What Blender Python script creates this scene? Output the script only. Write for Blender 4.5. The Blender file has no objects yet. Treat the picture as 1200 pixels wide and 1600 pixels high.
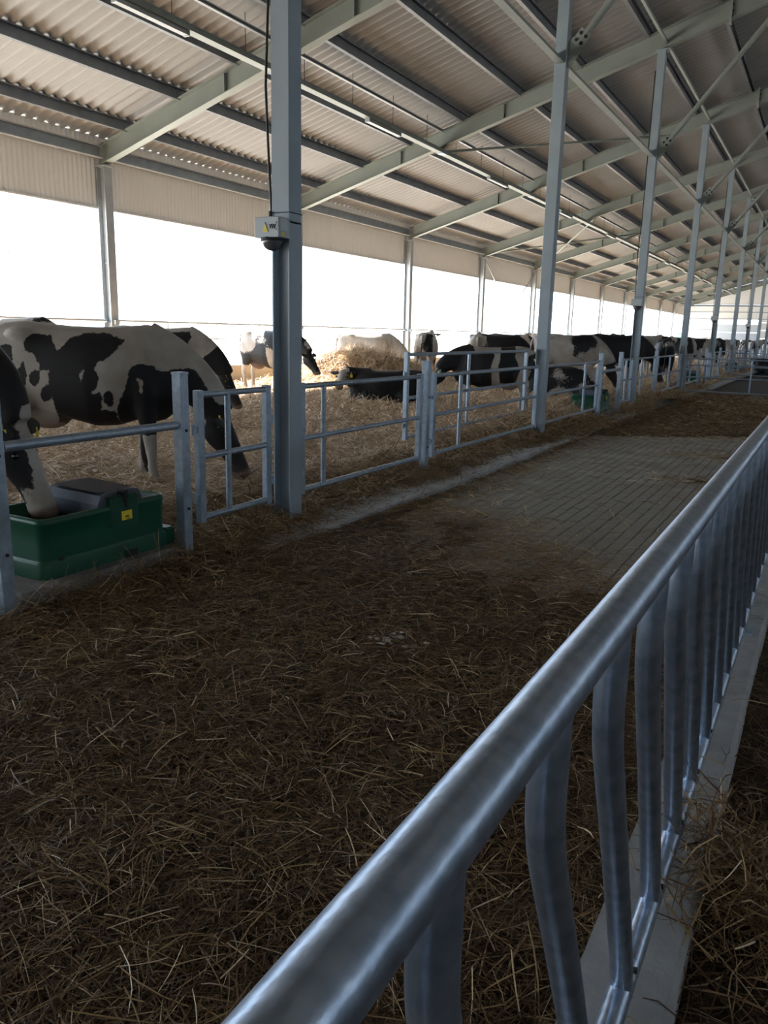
import bpy, bmesh, math, random
import numpy as np
from mathutils import Vector, Matrix, noise as mnoise

random.seed(7)
RNG = np.random.default_rng(11)
SC = bpy.context.scene
COL = SC.collection
PI = math.pi

# ------------------------------------------------------------------ camera
CAM_H = 1.480
cam_d = bpy.data.cameras.new('camera')
cam = bpy.data.objects.new('camera', cam_d)
COL.objects.link(cam)
_R = Vector((0.8765, 0.4809, 0.0)); _F0 = Vector((-0.4811, 0.8767, 0.0)); _Z = Vector((0, 0, 1))
PITCH, ROLL = 0.22378, 0.02383
_F = _F0 * math.cos(PITCH) - _Z * math.sin(PITCH)
_U0 = _Z * math.cos(PITCH) + _F0 * math.sin(PITCH)
_Rr = (_R * math.cos(ROLL) + _U0 * math.sin(ROLL)).normalized()
_U = (_U0 * math.cos(ROLL) - _R * math.sin(ROLL)).normalized()
M = Matrix((_Rr, _U, -_F.normalized())).transposed().to_4x4()
M.translation = Vector((0, 0, CAM_H))
cam.matrix_world = M
cam_d.sensor_fit = 'VERTICAL'
cam_d.sensor_height = 36.0
cam_d.lens = 1236.5 / 1600 * 36.0
cam_d.clip_start = 0.02
cam_d.clip_end = 800
SC.camera = cam

# ------------------------------------------------------------------ sky, sun, exposure
SC.view_settings.view_transform = 'Standard'
SC.view_settings.look = 'None'
SC.view_settings.gamma = 1.0
SC.view_settings.use_curve_mapping = False
SC.view_settings.exposure = 2.1
world = bpy.data.worlds.new('sky'); SC.world = world
world.use_nodes = True
bg = world.node_tree.nodes['Background']
bg.inputs[0].default_value = (0.74, 0.87, 1.0, 1)
bg.inputs[1].default_value = 1.6
sun_d = bpy.data.lights.new('sun', 'SUN'); sun = bpy.data.objects.new('sun', sun_d); COL.objects.link(sun)
sun_d.energy = 9.0
sun_d.color = (1.0, 0.93, 0.82)
sun_d.angle = math.radians(0.6)
_sd = Vector((1.0, -0.45, -1.14)).normalized()       # travels from the open long side inwards
sun.rotation_euler = _sd.to_track_quat('-Z', 'Y').to_euler()

# ------------------------------------------------------------------ constants of the barn
XC, XW, Y1, BAY = -3.503, -11.864, 4.846, 6.0
RIDGE_X = 0.14
XR = 2 * RIDGE_X - XW                                   # right-hand long side
XCR = 2 * RIDGE_X - XC
K0, K1 = -3, 12
Y_NEAR, Y_FAR = Y1 + BAY * K0 - .3, Y1 + BAY * K1 + .3
SL = 0.298
def FY(k): return Y1 + BAY * k
def zb(x):                                             # underside of the rafters
    return 4.352 + SL * ((x if x < RIDGE_X else 2 * RIDGE_X - x) + 11.6)
RAF_H = 0.34
def zroof(x): return zb(x) + RAF_H + 0.20

# ------------------------------------------------------------------ materials
def mat(name, base, rough=0.6, metal=0.0, var=None, scale=6.0, bump=0.0, bscale=40.0, spec=0.5, coords='Object', detail=4.0):
    m = bpy.data.materials.new(name); m.use_nodes = True
    nt = m.node_tree; b = nt.nodes['Principled BSDF']
    b.inputs['Base Color'].default_value = (*base, 1)
    b.inputs['Roughness'].default_value = rough
    b.inputs['Metallic'].default_value = metal
    b.inputs['Specular IOR Level'].default_value = spec
    if var is not None or bump > 0:
        tc = nt.nodes.new('ShaderNodeTexCoord')
    if var is not None:
        n = nt.nodes.new('ShaderNodeTexNoise'); n.inputs['Scale'].default_value = scale; n.inputs['Detail'].default_value = detail
        nt.links.new(tc.outputs[coords], n.inputs['Vector'])
        r = nt.nodes.new('ShaderNodeValToRGB')
        r.color_ramp.elements[0].position = 0.32; r.color_ramp.elements[1].position = 0.68
        r.color_ramp.elements[0].color = (*var, 1); r.color_ramp.elements[1].color = (*base, 1)
        nt.links.new(n.outputs['Fac'], r.inputs['Fac'])
        nt.links.new(r.outputs['Color'], b.inputs['Base Color'])
    if bump > 0:
        n2 = nt.nodes.new('ShaderNodeTexNoise'); n2.inputs['Scale'].default_value = bscale; n2.inputs['Detail'].default_value = 5
        nt.links.new(tc.outputs[coords], n2.inputs['Vector'])
        bp = nt.nodes.new('ShaderNodeBump'); bp.inputs['Strength'].default_value = bump; bp.inputs['Distance'].default_value = 0.02
        nt.links.new(n2.outputs['Fac'], bp.inputs['Height'])
        nt.links.new(bp.outputs['Normal'], b.inputs['Normal'])
    return m

def straw_mat(name, cols, rough=0.55):
    m = bpy.data.materials.new(name); m.use_nodes = True
    nt = m.node_tree; b = nt.nodes['Principled BSDF']
    a = nt.nodes.new('ShaderNodeAttribute'); a.attribute_name = 'tone'
    r = nt.nodes.new('ShaderNodeValToRGB')
    els = r.color_ramp.elements
    while len(els) < len(cols): els.new(0.5)
    for e, (pos, c) in zip(els, cols):
        e.position = pos; e.color = (*c, 1)
    nt.links.new(a.outputs['Fac'], r.inputs['Fac'])
    nt.links.new(r.outputs['Color'], b.inputs['Base Color'])
    b.inputs['Roughness'].default_value = rough
    b.inputs['Specular IOR Level'].default_value = 0.35
    return m

MT = {}
MT['galv'] = mat('galvanized_steel', (0.36, 0.43, 0.51), 0.45, 0.6, (0.26, 0.32, 0.39), 22, 0.05, 60)
MT['galv_rail'] = mat('galvanized_rail', (0.46, 0.54, 0.67), 0.35, 0.88, (0.31, 0.39, 0.51), 34, 0.06, 70)
MT['galv_dull'] = mat('galvanized_dull', (0.40, 0.43, 0.45), 0.5, 0.35, (0.32, 0.34, 0.36), 5)
MT['column'] = mat('grey_paint', (0.29, 0.355, 0.40), 0.45, 0.0, (0.25, 0.305, 0.35), 3)
MT['rafter'] = mat('rafter_paint', (0.26, 0.29, 0.27), 0.5, 0.0, (0.225, 0.255, 0.235), 2.5)
MT['purlin'] = mat('purlin_steel', (0.22, 0.235, 0.255), 0.5, 0.25, (0.17, 0.18, 0.20), 4)
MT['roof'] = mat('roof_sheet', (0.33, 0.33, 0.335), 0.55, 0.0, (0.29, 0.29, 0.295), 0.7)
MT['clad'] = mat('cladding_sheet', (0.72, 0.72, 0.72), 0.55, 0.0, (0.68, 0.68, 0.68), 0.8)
MT['concrete'] = mat('concrete', (0.22, 0.21, 0.20), 0.85, 0.0, (0.13, 0.125, 0.115), 5, 0.3, 40)
MT['kerb'] = mat('kerb_concrete', (0.40, 0.41, 0.42), 0.85, 0.0, (0.27, 0.275, 0.28), 6, 0.25, 50)
MT['beige_wall'] = mat('beige_wall', (0.52, 0.45, 0.35), 0.8, 0.0, (0.45, 0.38, 0.30), 1.5)
MT['paver'] = mat('paver_concrete', (0.36, 0.345, 0.315), 0.8, 0.0, (0.23, 0.215, 0.19), 2.2, 0.3, 60, coords='Object')
MT['joint'] = mat('joint_sand', (0.05, 0.043, 0.036), 0.95, 0.0, (0.03, 0.026, 0.022), 10)
MT['litter'] = mat('litter_ground', (0.09, 0.057, 0.033), 0.95, 0.0, (0.034, 0.021, 0.013), 14, 0.8, 45, detail=8)
MT['bed'] = mat('bedding_ground', (0.46, 0.33, 0.20), 0.95, 0.0, (0.22, 0.15, 0.09), 7, 0.8, 30, detail=8)
MT['yard'] = mat('yard_ground', (0.62, 0.60, 0.56), 0.9, 0.0, (0.55, 0.53, 0.49), 0.4)
MT['green'] = mat('green_plastic', (0.002, 0.07, 0.037), 0.42, 0.0, (0.002, 0.058, 0.03), 4)
MT['greycover'] = mat('grey_plastic', (0.09, 0.105, 0.14), 0.45, 0.0, (0.07, 0.085, 0.115), 5)
MT['water'] = mat('dark_water', (0.010, 0.013, 0.012), 0.04)
MT['yellow'] = mat('yellow_plastic', (0.75, 0.60, 0.03), 0.5)
MT['black'] = mat('black_rubber', (0.008, 0.008, 0.012), 0.5)
MT['white_plastic'] = mat('white_plastic', (0.36, 0.41, 0.44), 0.4)
MT['sticker'] = mat('white_sticker', (0.48, 0.53, 0.55), 0.5)
MT['dome'] = mat('smoked_dome', (0.10, 0.105, 0.12), 0.12)
MT['lamp'] = mat('lamp_white', (0.30, 0.315, 0.315), 0.4)
MT['endwall'] = mat('end_wall_panel', (0.80, 0.82, 0.84), 0.55)
MT['door'] = mat('door_panel', (0.60, 0.67, 0.76), 0.5)
MT['dark'] = mat('dark_recess', (0.012, 0.013, 0.016), 0.7)
MT['splash'] = mat('pale_splash', (0.55, 0.54, 0.52), 0.7)
MT['crate'] = mat('brown_crate', (0.40, 0.26, 0.17), 0.8)
MT['mint'] = mat('mint_green', (0.12, 0.55, 0.30), 0.6)
MT['ear'] = mat('ear_black', (0.012, 0.011, 0.012), 0.7)
MT['ear_white'] = mat('ear_white', (0.45, 0.40, 0.36), 0.7)
MT['eye'] = mat('eye_black', (0.006, 0.005, 0.005), 0.08)
MT['straw_near'] = straw_mat('straw_near', [(0.0, (0.055, 0.031, 0.016)), (0.4, (0.18, 0.108, 0.052)), (0.75, (0.38, 0.265, 0.125)), (1.0, (0.74, 0.63, 0.44))])
MT['straw_pen'] = straw_mat('straw_pen', [(0.0, (0.20, 0.13, 0.08)), (0.4, (0.56, 0.405, 0.265)), (0.8, (0.76, 0.60, 0.42)), (1.0, (0.85, 0.76, 0.60))])

def cow_mat():
    m = bpy.data.materials.new('cow_hide'); m.use_nodes = True
    nt = m.node_tree; b = nt.nodes['Principled BSDF']; L = nt.links.new
    tc = nt.nodes.new('ShaderNodeTexCoord')
    a = nt.nodes.new('ShaderNodeAttribute'); a.attribute_name = 'patch'
    w = nt.nodes.new('ShaderNodeAttribute'); w.attribute_name = 'skin'
    n = nt.nodes.new('ShaderNodeTexNoise'); n.inputs['Scale'].default_value = 26; n.inputs['Detail'].default_value = 5
    L(tc.outputs['Object'], n.inputs['Vector'])
    s = nt.nodes.new('ShaderNodeMath'); s.operation = 'SUBTRACT'; L(n.outputs['Fac'], s.inputs[0]); s.inputs[1].default_value = 0.5
    k = nt.nodes.new('ShaderNodeMath'); k.operation = 'MULTIPLY_ADD'; L(s.outputs[0], k.inputs[0]); k.inputs[1].default_value = 0.045; L(a.outputs['Fac'], k.inputs[2])
    mr = nt.nodes.new('ShaderNodeMapRange'); mr.inputs['From Min'].default_value = -0.004; mr.inputs['From Max'].default_value = 0.004
    L(k.outputs[0], mr.inputs['Value'])
    n2 = nt.nodes.new('ShaderNodeTexNoise'); n2.inputs['Scale'].default_value = 3.0; n2.inputs['Detail'].default_value = 4
    L(tc.outputs['Object'], n2.inputs['Vector'])
    wr = nt.nodes.new('ShaderNodeValToRGB')
    wr.color_ramp.elements[0].position = .35; wr.color_ramp.elements[1].position = .65
    wr.color_ramp.elements[0].color = (0.275, 0.235, 0.20, 1); wr.color_ramp.elements[1].color = (0.385, 0.36, 0.33, 1)
    L(n2.outputs['Fac'], wr.inputs['Fac'])
    mx = nt.nodes.new('ShaderNodeMix'); mx.data_type = 'RGBA'
    L(mr.outputs[0], mx.inputs[0]); L(wr.outputs[0], mx.inputs[6]); mx.inputs[7].default_value = (0.008, 0.008, 0.010, 1)
    mx2 = nt.nodes.new('ShaderNodeMix'); mx2.data_type = 'RGBA'
    L(w.outputs['Fac'], mx2.inputs[0]); L(mx.outputs[2], mx2.inputs[6]); mx2.inputs[7].default_value = (0.17, 0.11, 0.085, 1)
    L(mx2.outputs[2], b.inputs['Base Color'])
    b.inputs['Roughness'].default_value = 0.62
    b.inputs['Specular IOR Level'].default_value = 0.3
    n3 = nt.nodes.new('ShaderNodeTexNoise'); n3.inputs['Scale'].default_value = 90; n3.inputs['Detail'].default_value = 3
    mp = nt.nodes.new('ShaderNodeMapping'); mp.inputs['Scale'].default_value = (0.35, 1, 1)
    L(tc.outputs['Object'], mp.inputs['Vector']); L(mp.outputs[0], n3.inputs['Vector'])
    bp = nt.nodes.new('ShaderNodeBump'); bp.inputs['Strength'].default_value = 0.25; bp.inputs['Distance'].default_value = 0.01
    L(n3.outputs['Fac'], bp.inputs['Height']); L(bp.outputs[0], b.inputs['Normal'])
    return m
MT['cow'] = cow_mat()

# ------------------------------------------------------------------ mesh helpers
class MB:
    def __init__(s): s.v = []; s.f = []; s.sm = []
    def add(s, vs, fs, smooth=False):
        o = len(s.v); s.v += [tuple(x) for x in vs]
        for f in fs: s.f.append(tuple(i + o for i in f)); s.sm.append(smooth)
        return s
    def box(s, x0, x1, y0, y1, z0, z1):
        vs = [(x0,y0,z0),(x1,y0,z0),(x1,y1,z0),(x0,y1,z0),(x0,y0,z1),(x1,y0,z1),(x1,y1,z1),(x0,y1,z1)]
        return s.add(vs, [(0,3,2,1),(4,5,6,7),(0,1,5,4),(1,2,6,5),(2,3,7,6),(3,0,4,7)])
    def bbox(s, x0, x1, y0, y1, z0, z1, b=0.006):          # box with chamfered vertical and top edges
        prof = [(x0+b,y0),(x1-b,y0),(x1,y0+b),(x1,y1-b),(x1-b,y1),(x0+b,y1),(x0,y1-b),(x0,y0+b)]
        n = 8; cx, cy = (x0+x1)/2, (y0+y1)/2
        sx = (x1-x0-2*b)/(x1-x0); sy = (y1-y0-2*b)/(y1-y0)
        vs = [(x,y,z0) for x,y in prof] + [(x,y,z1-b) for x,y in prof] + [(cx+(x-cx)*sx, cy+(y-cy)*sy, z1) for x,y in prof]
        fs = [tuple(range(n-1,-1,-1)), tuple(range(2*n,3*n))]
        for k in range(2):
            for i in range(n): fs.append((k*n+i, k*n+(i+1)%n, (k+1)*n+(i+1)%n, (k+1)*n+i))
        return s.add(vs, fs)
    def prism(s, prof, a, b, up=(0,0,1)):
        a, b, up = Vector(a), Vector(b), Vector(up)
        d = (b-a).normalized(); side = d.cross(up).normalized(); u = side.cross(d).normalized()
        n = len(prof)
        vs = [a + side*p + u*q for p,q in prof] + [b + side*p + u*q for p,q in prof]
        fs = [(i,(i+1)%n,n+(i+1)%n,n+i) for i in range(n)] + [tuple(range(n-1,-1,-1)), tuple(range(n,2*n))]
        return s.add(vs, fs)
    def bar(s, a, b, w, h=None, up=(0,0,1)):
        h = w if h is None else h
        return s.prism([(-w/2,-h/2),(w/2,-h/2),(w/2,h/2),(-w/2,h/2)], a, b, up)
    def tube(s, pts, r, n=10, caps=True):
        pts = [Vector(p) for p in pts]; rs = r if isinstance(r, (list,tuple)) else [r]*len(pts)
        rings = []; prev = None
        for i,p in enumerate(pts):
            d = ((pts[min(i+1,len(pts)-1)] - p).normalized() + (p - pts[max(i-1,0)]).normalized()).normalized()
            if prev is None:
                ref = Vector((0,0,1)) if abs(d.z) < .9 else Vector((1,0,0))
                u = d.cross(ref).normalized()
            else:
                u = (prev - d*prev.dot(d)).normalized()
            prev = u; w = d.cross(u)
            rings.append([p + (u*math.cos(t)+w*math.sin(t))*rs[i] for t in [2*PI*k/n for k in range(n)]])
        vs = [v for rg in rings for v in rg]; fs = []
        for i in range(len(pts)-1):
            for k in range(n): fs.append((i*n+k, i*n+(k+1)%n, (i+1)*n+(k+1)%n, (i+1)*n+k))
        s.add(vs, fs, True)
        if caps:
            s.add(rings[0], [tuple(range(n-1,-1,-1))]); s.add(rings[-1], [tuple(range(n))])
        return s
    def loft(s, secs, n=18, ex=2.0):
        """secs: (centre, half-width vector, half-height vector)"""
        vs = []
        for c,u,v in secs:
            c,u,v = Vector(c),Vector(u),Vector(v)
            for k in range(n):
                t = 2*PI*k/n; ct, st = math.cos(t), math.sin(t)
                vs.append(c + u*math.copysign(abs(ct)**(2/ex),ct) + v*math.copysign(abs(st)**(2/ex),st))
        m = len(secs); fs = []
        for i in range(m-1):
            for k in range(n): fs.append((i*n+k, i*n+(k+1)%n, (i+1)*n+(k+1)%n, (i+1)*n+k))
        fs.append(tuple(range(n-1,-1,-1))); fs.append(tuple(range((m-1)*n, m*n)))
        return s.add(vs, fs, True)
    def sphere(s, c, r, nu=14, nv=8, zmin=-1.0):
        c = Vector(c); r = Vector(r) if not isinstance(r,(int,float)) else Vector((r,r,r))
        vs=[];fs=[]
        for j in range(nv+1):
            ph = -PI/2 + PI*j/nv
            for i in range(nu):
                th = 2*PI*i/nu
                vs.append(c + Vector((r.x*math.cos(ph)*math.cos(th), r.y*math.cos(ph)*math.sin(th), r.z*math.sin(ph))))
        for j in range(nv):
            for i in range(nu): fs.append((j*nu+i, j*nu+(i+1)%nu, (j+1)*nu+(i+1)%nu, (j+1)*nu+i))
        return s.add(vs, fs, True)
    def mesh(s, name):
        me = bpy.data.meshes.new(name); me.from_pydata(s.v, [], s.f)
        me.polygons.foreach_set('use_smooth', s.sm); me.update()
        return me

def link(name, me, m=None, parent=None, loc=None, rot=None):
    if isinstance(me, MB): me = me.mesh(name)
    if m is not None and len(me.materials) == 0:
        me.materials.append(MT[m] if isinstance(m, str) else m)
    o = bpy.data.objects.new(name, me); COL.objects.link(o)
    if loc is not None: o.location = loc
    if rot is not None: o.rotation_euler = rot
    if parent is not None: o.parent = parent
    return o
def tag(o, label=None, cat=None, group=None, kind=None):
    if label: o['label'] = label
    if cat: o['category'] = cat
    if group: o['group'] = group
    if kind: o['kind'] = kind
    return o
def empty(name, loc=(0,0,0), rotz=0):
    o = bpy.data.objects.new(name, None); COL.objects.link(o); o.location = loc; o.rotation_euler = (0,0,rotz); o.empty_display_size = .2
    return o
def copy_tree(o, parent=None):
    c = o.copy(); COL.objects.link(c); c.parent = parent
    for ch in list(o.children): copy_tree(ch, c)
    return c

def H_prof(w, h, tf=0.014, tw=0.012):
    return [(-w/2,-h/2),(w/2,-h/2),(w/2,-h/2+tf),(tw/2,-h/2+tf),(tw/2,h/2-tf),(w/2,h/2-tf),(w/2,h/2),(-w/2,h/2),(-w/2,h/2-tf),(-tw/2,h/2-tf),(-tw/2,-h/2+tf),(-w/2,-h/2+tf)]
def C_prof(w, h, t=0.006, lip=0.02):
    return [(0,0),(w,0),(w,lip),(w-t,lip),(w-t,t),(t,t),(t,h-t),(w-t,h-t),(w-t,h-lip),(w,h-lip),(w,h),(0,h)]

ORD = ['zeroth','first','second','third','fourth','fifth','sixth','seventh','eighth','ninth','tenth','eleventh','twelfth']
def at_col(k): return 'the camera-box column' if k == 0 else 'the %s column past the camera box' % ORD[k]
def shell(o):                                           # frames behind the viewer belong to the building shell
    o.parent = ceiling; return o

# fast value noise
_perm = np.random.default_rng(3).random((256,256))
def vnoise(x, y):
    x = np.asarray(x, float); y = np.asarray(y, float)
    xi = np.floor(x).astype(int); yi = np.floor(y).astype(int); fx = x-xi; fy = y-yi
    fx = fx*fx*(3-2*fx); fy = fy*fy*(3-2*fy)
    g = lambda a,b: _perm[a & 255, b & 255]
    return (g(xi,yi)*(1-fx)+g(xi+1,yi)*fx)*(1-fy) + (g(xi,yi+1)*(1-fx)+g(xi+1,yi+1)*fx)*fy
def fbm(x, y, o=4):
    s = 0; a = .5
    for i in range(o): s = s + a*(vnoise(x*2**i+17*i, y*2**i+5*i)-.5); a *= .5
    return s
def sstep(a, b, x):
    t = np.clip((x-a)/(b-a), 0, 1); return t*t*(3-2*t)

# ------------------------------------------------------------------ heights of straw
HEAPS = [(-9.35,16.4,0.62,1.15,0.75,0.3), (-8.2,17.4,0.34,0.9,0.6,0.0), (-10.35,15.9,.48,.95,.7,.3), (-6.2,21.5,.22,1.5,1.0,0), (-3.45,12.6,0.12,.5,1.2,0), (-3.2,17.9,.10,.5,1.5,0), (-3.15,18.7,.12,.6,2.0,0)]
TROUGH_Y = [(1.2, 3.66), (14.35, 15.5)]
def bed_h(x, y):
    x = np.asarray(x, float); y = np.asarray(y, float)
    edge = -3.16 + 0.12*fbm(y*0.9, y*0+3.3, 3)*2
    for ya, yb in TROUGH_Y:                              # kept clear around the plinths
        edge = edge - 0.98*sstep(ya-.15, ya+.05, y)*sstep(yb+.2, yb, y)
    wd = 0.85 + 0*x
    for ya, yb in TROUGH_Y: wd = wd - 0.50*sstep(ya-.15, ya+.05, y)*sstep(yb+.2, yb, y)
    t = np.clip((edge - x)/wd, 0, 1)
    h = 0.21*t**1.35 + 0.025*sstep(0, .08, t)
    h = h + sstep(0, .25, edge-x)*(fbm(x*1.1, y*1.1, 4)*0.16 + 0.05*fbm(x*5, y*5, 2))
    for cx,cy,a,sx,sy,rot in HEAPS:
        dx, dy = x-cx, y-cy
        if rot: dx, dy = dx*math.cos(rot)+dy*math.sin(rot), -dx*math.sin(rot)+dy*math.cos(rot)
        h = h + a*np.exp(-(dx/sx)**2-(dy/sy)**2)*(1+.35*fbm(x*3,y*3,3))
    return np.maximum(h, -0.02 + 0.0*x)
def cover(x, y):
    """how much of the alley is under straw (0 = bare pavers)"""
    x = np.asarray(x, float); y = np.asarray(y, float)
    w = fbm(x*0.9+4, y*0.7, 4)*2.0
    w2 = fbm(x*3.1+14, y*2.6, 3)
    near = 1 - sstep(3.2, 6.6, y + (x+1.8)*0.75 + w*1.1)
    left = sstep(-2.55, -3.0, x + w*0.25)*(.35 + .5*sstep(7.5, 4.0, y))
    far = sstep(11.6, 14.2, y - (x+2)*.5 + w*0.9)*(1-.75*sstep(-2.6,-1.4,x)*sstep(19.5,22.0,y))
    patch = 0.55*np.exp(-((x+1.05)/.5)**2-((y-8.95)/.25)**2) + .5*np.exp(-((x+1.05)/.6)**2-((y-10.9)/.35)**2)
    rightside = .35*sstep(-0.75,-.4,x)*sstep(7,4.5,y)
    c = np.maximum.reduce([near, left, far, patch, rightside]) + w2*0.5*(1-np.abs(2*near-1))
    c = c + .12*w2
    return np.clip(c, 0, 1)
def alley_h(x, y):
    c = cover(x, y)
    return -0.028 + 0.062*sstep(.25, .75, c) + c*(0.05*fbm(x*3.2, y*3.2, 4) + .05*fbm(x*.9+9, y*.9, 3))
def alley_h2(x, y):
    return np.where(x > -3.16, alley_h(x, y), np.where(np.asarray(y) < 4.2, np.maximum(alley_h(x, y), .0)*1.0, -.03))
def right_h(x, y):
    return 0.0 + 0.12*fbm(x*2.1+31, y*2.1, 4) + .05*sstep(.1, .6, x) + .10*np.exp(-((x-.05)/.18)**2-((y-2.05)/.28)**2)

def grid_mesh(name, x0, x1, y0, y1, dx, dy, hf, m, smooth=True, ys=None):
    xs = np.arange(x0, x1+dx*.5, dx); ys = np.arange(y0, y1+dy*.5, dy) if ys is None else ys
    X, Y = np.meshgrid(xs, ys); Z = hf(X, Y)
    v = np.stack([X, Y, Z], -1).reshape(-1,3); nx, ny = len(xs), len(ys)
    i = np.arange(ny-1)[:,None]*nx + np.arange(nx-1)[None,:]
    q = np.stack([i, i+1, i+1+nx, i+nx], -1).reshape(-1,4)
    return np_mesh(name, v, q, m, smooth)
def np_mesh(name, v, q, m, smooth=False, tone=None):
    me = bpy.data.meshes.new(name)
    me.vertices.add(len(v)); me.vertices.foreach_set('co', np.ascontiguousarray(v, dtype=np.float32).ravel())
    me.loops.add(q.size); me.loops.foreach_set('vertex_index', np.ascontiguousarray(q, dtype=np.int32).ravel())
    me.polygons.add(len(q)); me.polygons.foreach_set('loop_start', np.arange(0, q.size, q.shape[1], dtype=np.int32))
    me.polygons.foreach_set('use_smooth', np.full(len(q), smooth))
    me.update(calc_edges=True)
    if tone is not None:
        a = me.attributes.new('tone', 'FLOAT', 'POINT'); a.data.foreach_set('value', tone.astype(np.float32))
    me.materials.append(MT[m])
    return me
def strands(name, base, ln, wd, m, tilt=0.25, seg=3, tone=None, rng=RNG, az=None, lift=0.004, curl=0.35):
    """loose straws: curved narrow ribbons lying on the points in base"""
    n = len(base)
    az = rng.random(n)*2*PI if az is None else az
    tl = rng.normal(0, tilt, n)
    d = np.stack([np.cos(az)*np.cos(tl), np.sin(az)*np.cos(tl), np.sin(tl)], -1)
    up = np.array([0,0,1.0]); side = np.cross(d, up); side /= np.linalg.norm(side, axis=1, keepdims=True)
    nor = np.cross(side, d)
    roll = rng.normal(0, .6, n)[:,None]
    w = side*np.cos(roll) + nor*np.sin(roll)
    L = rng.uniform(*ln, n)*(.6+.4*rng.random(n)); W = rng.uniform(*wd, n)
    cu = rng.normal(0, curl, n)[:,None]; cz = rng.normal(-.15, curl*.5, n)[:,None]
    vs = []
    for k in range(seg+1):
        s = k/seg - .5
        c = base + d*(L*s)[:,None] + side*cu*(L*(s*s-.08))[:,None] + nor*cz*(L*(s*s))[:,None]
        c[:,2] += lift + np.abs(np.sin(tl))*L*.42
        hw = (W*.5*(1 - .25*abs(2*s)))[:,None]
        vs.append(c - w*hw); vs.append(c + w*hw)
    v = np.stack(vs, 1).reshape(-1,3); per = 2*(seg+1)
    b = (np.arange(n)*per)[:,None]
    q = np.concatenate([b + np.array([[2*k, 2*k+1, 2*k+3, 2*k+2]]) for k in range(seg)], 1).reshape(-1,4)
    t = np.clip(rng.beta(1.6, 2.2, n) if tone is None else tone, 0, 1)
    return np_mesh(name, v, q, m, False, np.repeat(t, per))

# ================================================================== THE SETTING
# ---- ground outside
yard = link('yard_ground', MB().box(-220, 220, -200, 260, -0.40, -0.12), 'yard'); tag(yard, kind='structure')
# ---- floor slab of the barn
floor = link('floor', MB().box(XW-.2, XR+.2, Y_NEAR-.2, Y_FAR+.2, -0.30, -0.035), 'joint'); tag(floor, kind='structure')
# pavers of the feeding alley: the 300 that show largest are single pieces, the rest one mesh
pav = MB(); b_ = .006; w_, l_ = .0965, .1965
pav.add([(0,0,-.05),(w_,0,-.05),(w_,l_,-.05),(0,l_,-.05),(0,0,-b_),(w_,0,-b_),(w_,l_,-b_),(0,l_,-b_),(b_,b_,0),(w_-b_,b_,0),(w_-b_,l_-b_,0),(b_,l_-b_,0)],
        [(0,1,5,4),(1,2,6,5),(2,3,7,6),(3,0,4,7),(4,5,9,8),(5,6,10,9),(6,7,11,10),(7,4,8,11),(8,9,10,11)])
pav_me = pav.mesh('paver'); pav_me.materials.append(MT['paver'])
rest_v, rest_q = [], []
pv = np.array(pav.v); pq = np.array([f for f in pav.f]); cnt = 0; off = 0
x_list = np.arange(-3.04, -0.36, 0.1)
for ix, x in enumerate(x_list):
    for iy in range(-10, 100):
        y = iy*.2 + (.1 if ix % 2 else 0)
        dz = random.uniform(-.004, .003)
        if -2.46 < x < -.55 and 5.0 <= y < 8.15 and cnt < 300:
            o = link('paver', pav_me, None, floor, (x, y, dz), (random.uniform(-.008,.008), random.uniform(-.008,.008), random.uniform(-.006,.006)))
            cnt += 1
        else:
            rest_v.append(pv + [x, y, dz]); rest_q.append(pq + off); off += len(pv)
pm = np_mesh('pavers_beyond', np.concatenate(rest_v), np.concatenate(rest_q), 'paver')
tag(link('paver_field', pm, None, floor), kind='stuff')

# ---- kerbs
def kerb(name, x0, x1, y0, y1, h, jag):
    ys = np.arange(y0, y1, .12); mb = MB(); vs = []; fs = []
    for i, y in enumerate(ys):
        a = x1 + jag*float(fbm(y*2.2+3, 1.5, 3)); zt = h + .012*float(fbm(y*3, 7.7, 2))
        vs += [(x0, y, -.04), (x0+.012, y, zt), (a-.015, y, zt), (a, y, zt-.015), (a+.004, y, -.04)]
    for i in range(len(ys)-1):
        for k in range(4): fs.append((i*5+k, i*5+k+1, (i+1)*5+k+1, (i+1)*5+k))
    mb.add([Vector(v) for v in vs], [tuple(reversed(f)) for f in fs], False)
    o = link(name, mb, 'kerb'); tag(o, kind='structure'); return o
kerb('trim_1', -3.60, -3.06, 4.05, 10.1, .065, .05)
kerb('trim_1', -3.60, -3.10, 10.1, Y_FAR, .055, .05)
kerb('trim_2', -0.335, -0.118, Y_NEAR, Y_FAR, .10, .0)

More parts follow.
